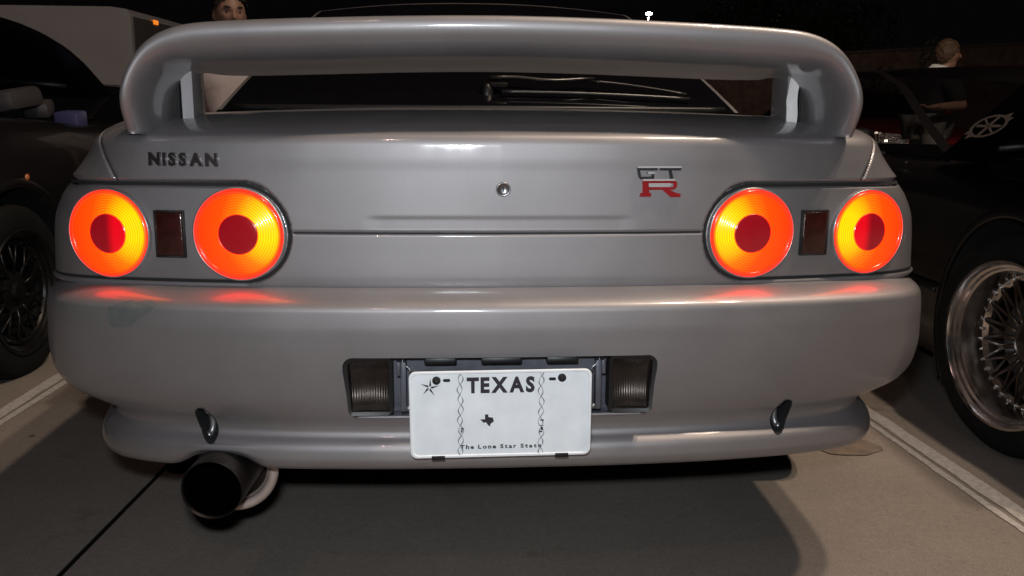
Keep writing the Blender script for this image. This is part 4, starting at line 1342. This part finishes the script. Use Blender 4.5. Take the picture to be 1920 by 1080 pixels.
# ------------------------------------------------------------------ red car facing us, further back
def red_car():
    root = tag(empty("parked_car", (4.86, 10.4, 0), R(4)), "red car with bright clear headlamps standing behind the black coupe", "car")
    W = .87
    st = [(0, .30, .56, .76), (.05, .25, .66, .82), (.35, .20, .76, .86), (.9, .20, .84, .87), (1.35, .20, .90, .87), (3.4, .20, .92, .87), (4.2, .22, .90, .82), (4.35, .3, .8, .74)]
    rows = []
    for y, zl, ht, w in st:
        s = [(-w * .95, zl), (-w, .42), (-w * .99, ht - .16), (-w * .92, ht - .05), (-w * .75, ht), (0, ht + .025)]
        s = s + [(-a, b) for a, b in reversed(s[:-1])]
        rows.append([(a, y, b) for a, b in s])
    mb = MB().grid(np.array(rows))
    n = len(rows[0]); mb.f.append(tuple(reversed(range(n)))); mb.f.append(tuple((len(rows) - 1) * n + i for i in range(n)))
    mb.build("body", M_REDPAINT, root, angle=40)
    cp = np.array([(1.35, .915, .76), (2.1, 1.26, .62), (2.5, 1.315, .60), (3.0, 1.31, .60), (3.4, 1.22, .63), (3.95, .92, .72)])
    def rr(a, b, u0, u1, lift=0):
        return np.array([[(u * np.interp(t, range(6), cp[:, 2]), np.interp(t, range(6), cp[:, 0]), np.interp(t, range(6), cp[:, 1]) + lift - .03 * u * u) for u in np.linspace(u0, u1, 9)] for t in np.linspace(a, b, 10)])
    MB().grid(rr(1, 4, -1, 1)).build("roof", M_REDPAINT, root)
    MB().grid(rr(0, 1, -.94, .94)).build("windscreen", M_TINT, root)
    MB().grid(rr(4, 5, -.94, .94)).build("rear_window", M_TINT, root)
    for sg in (-1, 1):
        u0, u1 = (-1, -.94) if sg < 0 else (.94, 1)
        for ra_, rb_ in ((0, 1), (4, 5)):
            MB().grid(rr(ra_, rb_, u0, u1, .004)).build("roof_pillar", M_REDPAINT, root)
        A = np.array([[(sg * c[2], c[0], c[1] - .03) for c in cp], [(sg * .82, c[0], .88) for c in cp]])
        MB().grid(A, flip=(sg < 0)).build("side_window", M_TINT, root)
        # headlamp: faceted bowl
        mb = MB()
        r_ = random.Random(3)
        for i in range(12):
            for j in range(6):
                x = sg * (.40 + .034 * i); z = .59 + .026 * j + .004 * i
                y = .03 + (abs(x) - .4) ** 2 * .5 - .03 + .010 * r_.random() + .10 * max(0, z - .64)
                mb.box((x, y, z), (.03, .012, .022), rot=Matrix.Rotation(r_.uniform(-1.0, 1.0), 3, 'Z') @ Matrix.Rotation(r_.uniform(-.9, .9), 3, 'X'))
        tag(mb.build("headlamp", simple("headlamp_facets", (.85, .85, .85), .22, metal=.7), root, smooth=False), kind="stuff")
        for yw in (.85, 3.45):
            M, ty = lathe_wheel(root, sg * .75, yw, .31, sg, .31, .21)
            t = ty.build("wheel", M_RUBBER, root)
            MB().lathe([(.209, .09), (.19, .08), (.05, .05), (.0005, .05)], M, n=30, flip=True).build("rim", M_DARKWHEEL, t)
        mb = MB().box((sg * .96, 1.75, .97), (.17, .08, .11), bev=.03).build("door_mirror", M_REDPAINT, root)
    MB().box((0, -.012, .40), (1.0, .03, .16), bev=.02).build("grille", M_VOID, root)
red_car()

# ------------------------------------------------------------------ white van behind the left car
def white_van():
    root = tag(empty("van", (-5.05, 9.0, 0), R(0)), "tall white box van standing behind the charcoal car", "van")
    M_VANSHADE = simple("van_side_shade", (.055, .052, .055), .6, noise_amt=.1, noise_scale=3)  # dark colour paints the shade on the van's turned-away side
    mb = MB()
    sec = [(-1.38, .45), (-1.38, 1.70), (-1.33, 1.83), (-1.20, 1.90), (0, 1.935), (1.20, 1.925), (1.345, 1.905), (1.382, 1.86), (1.385, 1.70), (1.385, .45)]
    A = np.array([[(x, y, z) for x, z in sec] for y in (.0, 3.6)])
    mb.grid(A, flip=False)
    mb.f.append(tuple(range(len(sec)))); mb.f.append(tuple(reversed([len(sec) + i for i in range(len(sec))])))
    mb.build("cargo_box", M_VANWHITE, root, smooth=False)
    MB().box((1.392, 1.8, 1.15), (.010, 3.5, 1.38), bev=.003).build("side_shade", M_VANSHADE, root)
    MB().box((.0, -.006, 1.15), (.012, .012, 1.35)).build("door_gap", M_VOID, root)
    for x in (-.12, .12):
        MB().tube([(x, -.03, .6), (x, -.03, 1.6)], .012, 8).build("lock_bar", M_GREYTRIM, root)
    mk = simple("lit_marker_lamp", (.5, .12, .01), .3, emit=(1, .25, .02), emit_s=.9)
    MB().box((1.402, .58, 1.835), (.02, .11, .045), bev=.008).build("marker_lamp", mk, root)
    mb = MB().box((0, 4.45, .95), (2.1, 1.6, 1.2), bev=.2)
    mb.build("cab", M_VANWHITE, root, angle=40)
    MB().box((0, 4.55, 1.28), (2.115, 1.0, .4), bev=.05).build("cab_window", M_TINT, root)
    MB().box((0, 0.02, .38), (2.5, .12, .14), bev=.02).build("rear_bumper", M_BLACK, root)
    for sg in (-1, 1):
        for yw in (.9, 4.5):
            M, ty = lathe_wheel(root, sg * 1.15, yw, .38, sg, .38, .22)
            ty.build("wheel", M_RUBBER, root)
white_van()

# ------------------------------------------------------------------ people
def skin_mesh(joints, edges, radii, sub=2):
    names = list(joints)
    me = bpy.data.meshes.new("skin_tmp")
    me.from_pydata([joints[n] for n in names], [(names.index(a), names.index(b)) for a, b in edges], [])
    o = bpy.data.objects.new("skin_tmp", me); COL.objects.link(o)
    md = o.modifiers.new("s", 'SKIN'); md.use_smooth_shade = True
    for i, n in enumerate(names):
        r_ = radii[n]
        sv = me.skin_vertices[0].data[i]
        sv.radius = r_ if isinstance(r_, tuple) else (r_, r_)
        sv.use_root = (i == 0)
    s2 = o.modifiers.new("d", 'SUBSURF'); s2.levels = sub; s2.render_levels = sub
    dg = bpy.context.evaluated_depsgraph_get()
    ev = o.evaluated_get(dg); m2 = ev.to_mesh()
    v = [tuple(p.co) for p in m2.vertices]; f = [tuple(p.vertices) for p in m2.polygons]
    ev.to_mesh_clear()
    bpy.data.objects.remove(o); bpy.data.meshes.remove(me)
    bm = bmesh.new()
    bv = [bm.verts.new(p) for p in v]
    for q in f:
        try: bm.faces.new([bv[i] for i in q])
        except ValueError: pass
    bmesh.ops.recalc_face_normals(bm, faces=bm.faces)
    bm.verts.index_update()
    v = [p.co[:] for p in bm.verts]; f = [tuple(p.index for p in q.verts) for q in bm.faces]
    bm.free()
    return v, f
def head_shape(nu=56, nv=44):
    """face looks to -y; centre of the head at the origin"""
    P = np.zeros((nv, nu, 3))
    for j in range(nv):
        th = math.pi * (j + .02) / (nv - .96)
        for i in range(nu):
            ph = 2 * math.pi * i / nu
            x, y, z = math.sin(th) * math.sin(ph), -math.sin(th) * math.cos(ph), math.cos(th)
            front = max(0, -y)
            jaw = 1 - .30 * max(0, -z) ** 1.4
            X = x * .076 * jaw; Y = y * .096 * (1 - .10 * max(0, -z)); Z = z * .118
            g = lambda cx, cz, sx, sz: math.exp(-((X - cx) / sx) ** 2 - ((Z - cz) / sz) ** 2) * (1 if y < -.15 else 0)
            Y -= .026 * g(0, -.028, .013, .020) + .014 * g(0, -.004, .009, .026)      # nose
            Y -= .007 * g(0, .028, .045, .010)                                          # brow
            Y += .012 * (g(.031, .008, .014, .010) + g(-.031, .008, .014, .010))       # sockets
            Y -= .006 * g(0, -.062, .020, .008)                                         # lips
            Y += .004 * g(0, -.0625, .022, .0022)
            Y -= .010 * g(0, -.098, .022, .016)                                         # chin
            Y -= .005 * (g(.040, -.022, .018, .016) + g(-.040, -.022, .018, .016))     # cheeks
            P[j, i] = (X, Y, Z)
    return P
HEAD = head_shape()
def person(name_label, root_loc, rz, joints, radii, edges, head_c, head_rz, head_rx, hair_mat, hair_cut, cloth, cap=None):
    root = tag(empty("person", root_loc, rz), name_label, "person")
    mb = MB()
    for a_, b_ in edges:
        ra_, rb_ = radii[a_], radii[b_]
        ra_ = min(ra_) if isinstance(ra_, tuple) else ra_; rb_ = min(rb_) if isinstance(rb_, tuple) else rb_
        mb.tube([joints[a_], tuple((np.array(joints[a_]) + np.array(joints[b_])) / 2), joints[b_]], [ra_, (ra_ + rb_) / 2, rb_], 14)
    for k_, q in joints.items():
        r_ = radii[k_]; r_ = min(r_) if isinstance(r_, tuple) else r_
        mb.lathe([(.0004, -r_)] + [(r_ * math.sin(t_), -r_ * math.cos(t_)) for t_ in np.linspace(.3, math.pi - .3, 8)] + [(.0004, r_)], Matrix.Translation(q), n=14)
    bmn = bmesh.new()
    bv = [bmn.verts.new(p) for p in mb.v]
    for q in mb.f: bmn.faces.new([bv[i] for i in q])
    bmesh.ops.recalc_face_normals(bmn, faces=bmn.faces)
    bmn.verts.index_update()
    v, f = [p.co[:] for p in bmn.verts], [tuple(p.index for p in q.verts) for q in bmn.faces]
    bmn.free()
    mb = MB().add(v, f)
    HM = Matrix.Translation(head_c) @ Matrix.Rotation(head_rz, 4, 'Z') @ Matrix.Rotation(head_rx, 4, 'X')
    A = np.array(HM); P = HEAD @ A[:3, :3].T + A[:3, 3]
    mb.grid(P, close_u=True, flip=True)
    for sg in (-1, 1):                                        # ears
        e = np.zeros((8, 10, 3))
        for j in range(8):
            for i in range(10):
                th = math.pi * (j + .05) / 7.1; ph = 2 * math.pi * i / 10
                e[j, i] = (sg * .078 + .010 * math.sin(th) * math.sin(ph), .012 + .018 * math.sin(th) * math.cos(ph), -.008 + .031 * math.cos(th))
        mb.grid(e @ A[:3, :3].T + A[:3, 3], close_u=True)
    tmp = mb.build("body", M_SKIN, root)
    rm = tmp.modifiers.new("r", 'REMESH'); rm.mode = 'VOXEL'; rm.voxel_size = .006; rm.use_smooth_shade = True
    sm_ = tmp.modifiers.new('k', 'SMOOTH'); sm_.factor = .5; sm_.iterations = 3
    dg = bpy.context.evaluated_depsgraph_get()
    me = bpy.data.meshes.new_from_object(tmp.evaluated_get(dg))
    tmp.modifiers.clear(); old = tmp.data; tmp.data = me; me.name = "body"; bpy.data.meshes.remove(old)
    if not me.materials: me.materials.append(M_SKIN)
    me.polygons.foreach_set("use_smooth", np.ones(len(me.polygons), bool))
    # hair shell
    Hh = HEAD.copy(); d = Hh / np.linalg.norm(Hh, axis=-1, keepdims=True)
    nzz = np.array([[mnoise.noise(Vector(q) * 45) for q in row] for row in Hh])
    Hh = Hh + d * (.015 + .012 * nzz)[..., None]
    keepf = fcen(Hh[..., 2]) + fcen(Hh[..., 1]) * hair_cut[0] > hair_cut[1]
    nv, nu = Hh.shape[:2]; fs = []
    for j in range(nv - 1):
        for i in range(nu):
            q = (Hh[j, i] + Hh[j + 1, (i + 1) % nu]) / 2
            if q[2] + q[1] * hair_cut[0] > hair_cut[1]:
                fs.append((j * nu + i, (j + 1) * nu + i, (j + 1) * nu + (i + 1) % nu, j * nu + (i + 1) % nu))
    hv = (Hh @ A[:3, :3].T + A[:3, 3]).reshape(-1, 3)
    ho = mesh_obj("hair", hv, fs, hair_mat, root)
    for sg in (-1, 1):                                        # eyes and brows
        c = HM @ Vector((sg * .031, -.0735, .008))
        eo = MB().lathe([(.0004, -.0115), (.008, -.0082), (.0115, 0), (.008, .0082), (.0004, .0115)], Matrix.Translation(c) @ Matrix.Rotation(head_rz, 4, 'Z'), n=16, flip=True).build("eye", M_EYE, root)
        MB().lathe([(.0055, 0), (.0045, .002), (.0003, .0028)], HM @ Matrix.Translation((sg * .031, -.0845, .008)) @ Matrix.Rotation(R(90), 4, 'X'), n=14, flip=True).build("iris", M_IRIS, eo)
        pts = [HM @ Vector((sg * (.014 + .036 * t), -.0935 + .014 * t * t, .027 + .006 * math.sin(math.pi * t * .8))) for t in np.linspace(0, 1, 7)]
        MB().tube(pts, [.0028, .0042, .0050, .0050, .0044, .0034, .002], 6).build("eyebrow", hair_mat, root)
    for nm, mat, jn, ed, rad in cloth:
        v, f = skin_mesh({k: joints[k] for k in jn}, ed, rad)
        MB().add(v, f).build(nm, mat, root)
    return root
def hand_edges(side): return [('wr' + side, 'ha' + side)]
def std_person(pose):
    J = dict(pe=(0, 0, .94), wa=(0, .0, 1.08), ch=(0, .01, 1.28), nk=(0, .015, 1.42), hb=(0, .0, 1.50),
             shR=(-.19, .01, 1.375), elR=(-.24, .03, 1.10), wrR=(-.25, -.06, .87), haR=(-.25, -.09, .78),
             shL=(.19, .01, 1.375), elL=(.24, .03, 1.10), wrL=(.25, -.06, .87), haL=(.25, -.09, .78),
             hiR=(-.10, 0, .88), knR=(-.115, -.01, .49), anR=(-.12, .02, .09), toR=(-.14, -.14, .035),
             hiL=(.10, 0, .88), knL=(.115, -.01, .49), anL=(.12, .02, .09), toL=(.14, -.14, .035))
    J.update(pose)
    E = [('pe', 'wa'), ('wa', 'ch'), ('ch', 'nk'), ('nk', 'hb')]
    Rr = dict(pe=(.155, .11), wa=(.135, .10), ch=(.165, .115), nk=(.058, .058), hb=(.055, .055))
    for s in 'RL':
        E += [('ch', 'sh' + s), ('sh' + s, 'el' + s), ('el' + s, 'wr' + s), ('wr' + s, 'ha' + s), ('pe', 'hi' + s), ('hi' + s, 'kn' + s), ('kn' + s, 'an' + s), ('an' + s, 'to' + s)]
        Rr.update({'sh' + s: .062, 'el' + s: .041, 'wr' + s: .029, 'ha' + s: (.040, .018), 'hi' + s: .088, 'kn' + s: .058, 'an' + s: .040, 'to' + s: (.045, .028)})
        # five fingers
        w, h = Vector(J['wr' + s]), Vector(J['ha' + s])
        d = (h - w).normalized(); side = d.cross(Vector((0, 0, 1)) if abs(d.z) < .8 else Vector((0, 1, 0))).normalized()
        nrm = side.cross(d)
        for k, (off, ln) in enumerate(((-.027, .060), (-.009, .074), (.009, .080), (.027, .070))):
            a = h + side * off + d * .022; b_ = a + d * ln * .5 + nrm * .006; c = b_ + d * ln * .45 + nrm * .022
            for nm, p, r_ in (('f%d' % k, a, .0095), ('g%d' % k, b_, .0085), ('t%d' % k, c, .0070)):
                J[nm + s] = tuple(p); Rr[nm + s] = r_
            E += [('ha' + s, 'f%d' % k + s), ('f%d' % k + s, 'g%d' % k + s), ('g%d' % k + s, 't%d' % k + s)]
        a = w + d * .035 + side * -.036; b_ = a + d * .035 + side * -.020; c = b_ + d * .030 + side * -.004
        for nm, p, r_ in (('p0', a, .012), ('p1', b_, .010), ('p2', c, .008)):
            J[nm + s] = tuple(p); Rr[nm + s] = r_
        E += [('wr' + s, 'p0' + s), ('p0' + s, 'p1' + s), ('p1' + s, 'p2' + s)]
    return J, E, Rr
TOP_J = ['pe', 'wa', 'ch', 'nk', 'shR', 'elR', 'shL', 'elL']
TOP_E = [('pe', 'wa'), ('wa', 'ch'), ('ch', 'nk'), ('ch', 'shR'), ('shR', 'elR'), ('ch', 'shL'), ('shL', 'elL')]
TOP_R = dict(pe=(.185, .135), wa=(.168, .128), ch=(.190, .140), nk=(.072, .072), shR=.088, elR=.068, shL=.088, elL=.068)
LEG_J = ['pe', 'hiR', 'knR', 'anR', 'hiL', 'knL', 'anL']
LEG_E = [('pe', 'hiR'), ('hiR', 'knR'), ('knR', 'anR'), ('pe', 'hiL'), ('hiL', 'knL'), ('knL', 'anL')]
LEG_R = dict(pe=(.172, .126), hiR=.108, knR=.080, anR=.072, hiL=.108, knL=.080, anL=.072)

J, E_, R_ = std_person({'elR': (-.27, .06, 1.12), 'wrR': (-.26, -.12, .98), 'haR': (-.24, -.20, .95)})
person("person in a white shirt standing beyond the silver coupe's rear wing", (-1.46, 4.85, -.10), R(0), J, R_, E_, (0, -.01, 1.534), R(30), R(5),
       M_HAIRD, (1.0, -.006), [("shirt", M_WHITECLOTH, TOP_J, TOP_E, TOP_R), ("trousers", M_JEAN, LEG_J, LEG_E, LEG_R)])
# the second person leans forward over a dark car, arm stretched out to the left
J, E_, R_ = std_person({k: (q[1], -q[0], q[2]) for k, q in {'pe': (-.03, .0, .92), 'wa': (-.01, 0, 1.05), 'ch': (.03, 0, 1.20), 'nk': (.07, 0, 1.325), 'hb': (.12, 0, 1.39),
                        'shR': (.04, -.19, 1.265), 'elR': (.13, -.27, 1.035), 'wrR': (-.09, -.33, 1.02), 'haR': (-.17, -.345, 1.015),
                        'shL': (.04, .19, 1.265), 'elL': (.05, .27, 1.0), 'wrL': (.10, .25, .78), 'haL': (.12, .245, .70),
                        'hiR': (-.03, -.10, .87), 'hiL': (-.03, .10, .87), 'knR': (-.0, -.12, .48), 'knL': (-.0, .12, .48), 'anR': (-.03, -.12, .09), 'anL': (-.03, .12, .09), 'toR': (.12, -.13, .035), 'toL': (.12, .13, .035)}.items()})
p2 = person("brown haired person in profile leaning forward behind the black coupe", (3.62, 8.0, 0), R(90), J, R_, E_, (0, -.095, 1.462), 0, R(-4),
            M_HAIRB, (.9, -.020), [("shirt", M_BLACKCLOTH, TOP_J, TOP_E, TOP_R), ("trousers", M_GREYCLOTH, LEG_J, LEG_E, LEG_R)])
colr = []
for z_, r_, dx_ in ((1.318, .098, .045), (1.345, .085, .058), (1.365, .074, .068), (1.362, .070, .068)):
    colr.append([(r_ * math.sin(a) * .95, -(dx_ - .015 + r_ * math.cos(a)), z_ - .25 * r_ * math.cos(a)) for a in np.linspace(0, 2 * math.pi, 24, endpoint=False)])
MB().grid(np.array(colr), close_u=True).build("collar", simple("pale_collar", (.75, .78, .78), .8), p2)

# ------------------------------------------------------------------ background: wall, shrubs, trees, lamp posts
M_BRICK = simple("brown_render", (.20, .135, .115), .9, noise_amt=.3, noise_scale=6, bump=.5, bump_scale=40)
mb = MB()
mb.add([(4.5, 24.6, 0), (42, 24.6, 0), (42, 24.6, 4.4), (4.5, 24.6, 2.32), (4.5, 25.1, 0), (42, 25.1, 0), (42, 25.1, 4.4), (4.5, 25.1, 2.32)],
       [(0, 1, 2, 3), (5, 4, 7, 6), (3, 2, 6, 7), (4, 0, 3, 7), (1, 5, 6, 2)])
wl = tag(empty("boundary_wall", (0, 0, 0)), "long brown wall rising to the right behind the cars", "wall")
mb.build("wall_face", M_BRICK, wl, smooth=False)
mbc = MB().add([(4.42, 24.55, 2.325), (42, 24.55, 4.405), (42, 25.15, 4.405), (4.42, 25.15, 2.325), (4.42, 24.55, 2.40), (42, 24.55, 4.48), (42, 25.15, 4.48), (4.42, 25.15, 2.40)],
               [(0, 1, 5, 4), (1, 2, 6, 5), (2, 3, 7, 6), (3, 0, 4, 7), (4, 5, 6, 7), (3, 2, 1, 0)])
mbc.build("coping", simple("coping_stone", (.14, .11, .10), .9, noise_amt=.2, noise_scale=8), wl, smooth=False)

def leaf_crown(c, rad, n, size, seed, squash=1.0):
    r_ = random.Random(seed)
    blobs = [(Vector((r_.gauss(0, .45), r_.gauss(0, .45), r_.gauss(0, .45) * squash)), r_.uniform(.35, .6)) for _ in range(14)]
    mb = MB()
    for _ in range(n):
        b, br = r_.choice(blobs)
        d = Vector((r_.gauss(0, 1), r_.gauss(0, 1), r_.gauss(0, 1))).normalized() * br * r_.uniform(.6, 1.05)
        p = Vector(c) + Vector((b + d)[:]) * rad
        if p.z < .05: continue
        a = Vector((r_.gauss(0, 1), r_.gauss(0, 1), r_.gauss(0, 1))).normalized() * size * r_.uniform(.6, 1.3)
        q = a.cross(Vector((r_.gauss(0, 1), r_.gauss(0, 1), r_.gauss(0, 1)))).normalized() * size * .45
        mb.add([p - a, p + q, p + a, p - q], [(0, 1, 2, 3)])
    return mb
M_LEAF = simple("dark_leaves", (.045, .060, .025), .6, noise_amt=.4, noise_scale=3)
M_BARK = simple("bark", (.07, .05, .04), .9, noise_amt=.3, noise_scale=10, bump=.6)
def shrub(x, y, r, seed, label):
    t = tag(empty("shrub", (x, y, 0)), label, "shrub")
    leaf_crown((0, 0, r * .85), r, 1800, .06, seed).build("foliage", M_LEAF, t, smooth=False)["kind"] = "stuff"
    MB().tube([(0, 0, 0), (.03, .02, r * .5), (.0, .05, r)], [.05, .04, .02], 7).build("stem", M_BARK, t)
shrub(8.55, 21.0, 1.05, 4, "dark rounded shrub in front of the brown wall")
def tree(x, y, h, r, seed, label):
    t = tag(empty("tree", (x, y, 0)), label, "tree")
    rr_ = random.Random(seed)
    mb = MB().tube([(0, 0, 0), (.05, 0, h * .25), (-.04, .05, h * .5), (.06, 0, h * .8)], [.16, .13, .10, .04], 9)
    for k in range(7):
        a = rr_.uniform(0, 6.28); z = h * rr_.uniform(.4, .7)
        mb.tube([(0, 0, z), (math.cos(a) * r * .35, math.sin(a) * r * .35, z + h * .12), (math.cos(a) * r * .75, math.sin(a) * r * .75, z + h * .2)], [.06, .04, .015], 6)
    mb.build("trunk", M_BARK, t)
    leaf_crown((0, 0, h * .72), r, 4200, .10, seed + 1).build("crown", M_LEAF, t, smooth=False)["kind"] = "stuff"
tree(7.6, 33, 4.9, 1.8, 11, "thin dark tree rising above the wing beyond the lit lamp")
tree(9.6, 29, 3.6, 1.7, 21, "low dark tree seen through the gap under the wing")

M_POLE = simple("lamp_post_metal", (.012, .012, .013), .7, spec=.2, noise_amt=.15)
def lamp_post(x, y, h, arm, col, glow, label, heads=1, light=None, aim=None, light_col=None, spread=.3):
    t = tag(empty("street_lamp", (x, y, 0)), label, "street lamp", "lamp posts round the car park")
    MB().lathe([(.16, 0), (.16, .5), (.085, .52), (.075, h * .5), (.055, h), (.0004, h + .01)], n=16, flip=True).build("pole", M_POLE, t)
    for k in range(heads):
        ox = (k - (heads - 1) / 2) * spread
        mb = MB().box((ox, arm, h + .03), (.42, .30, .13), bev=.03)
        if arm or heads > 1: mb.tube([(0, 0, h - .1), (ox * .4, arm * .5, h + .06), (ox, arm, h + .06)], .03, 8)
        hd = mb.build("lamp_head", M_POLE, t, angle=40)
        em = simple("lit_lamp_glass", (.8, .8, .8), .4, emit=col, emit_s=glow)
        if not (6.6 < h < 7):
            MB().box((ox, arm - .02, h - .048), (.36, .24, .03), bev=.01).build("lamp_glass", em, hd)
        else:
            MB().lathe([(.0005, -.07), (.10, -.06), (.17, -.03), (.19, 0), (.17, .05), (.08, .09), (.0005, .10)], Matrix.Translation((ox, arm - .20, h + .02)), n=20, flip=True).build("lamp_globe", em, hd)
        if light:
            l = bpy.data.lights.new("lamp_light", 'SPOT')
            l.energy = light; l.color = light_col; l.shadow_soft_size = .10; l.spot_size = R(176); l.spot_blend = .25
            lo = bpy.data.objects.new("lamp_light", l); COL.objects.link(lo); lo.parent = t
            lo.location = (ox, arm, h - .09)
            dirv = Vector(aim) - Vector((x + ox, y + arm, h - .09))
            lo.rotation_euler = dirv.to_track_quat('-Z', 'Y').to_euler()
    return t
# the lamp over the right of the car park, behind the camera
lamp_post(2.50, -1.4, 6.2, 2.45, (1, .80, .60), 25, "twin headed lamp post lighting the silver coupe from above", heads=2, light=640, aim=(.6, 2.0, .2), light_col=(1.0, .80, .62), spread=.7)
lamp_post(-1.6, -8.0, 10.5, 0, (1, .70, .60), 25, "tall single lamp post in the aisle of the car park", heads=1, light=1000, aim=(0, 1.5, .6), light_col=(1.0, .66, .58))
lamp_post(7.87, 55, 6.75, 0, (1, .98, .93), 40, "distant lamp post shining white just above the wing", heads=1, light=900, aim=(5, 20, 0), light_col=(1, .95, .88))
lamp_post(16.5, 60, 3.25, 0, (1, .45, .12), 6, "distant amber lamp seen through the gap beside the wing support", heads=1)

# sky dome, so that the night has somewhere to be
def rewire_sticker():
    so_ = STICKER
    M = frame_matrix(P0, Xs, Ys, Zs)
    so_.matrix_local = (Matrix.Translation((2.20, 1.76, 0)) @ Matrix.Rotation(R(2.0), 4, 'Z')).inverted() @ M
rewire_sticker()
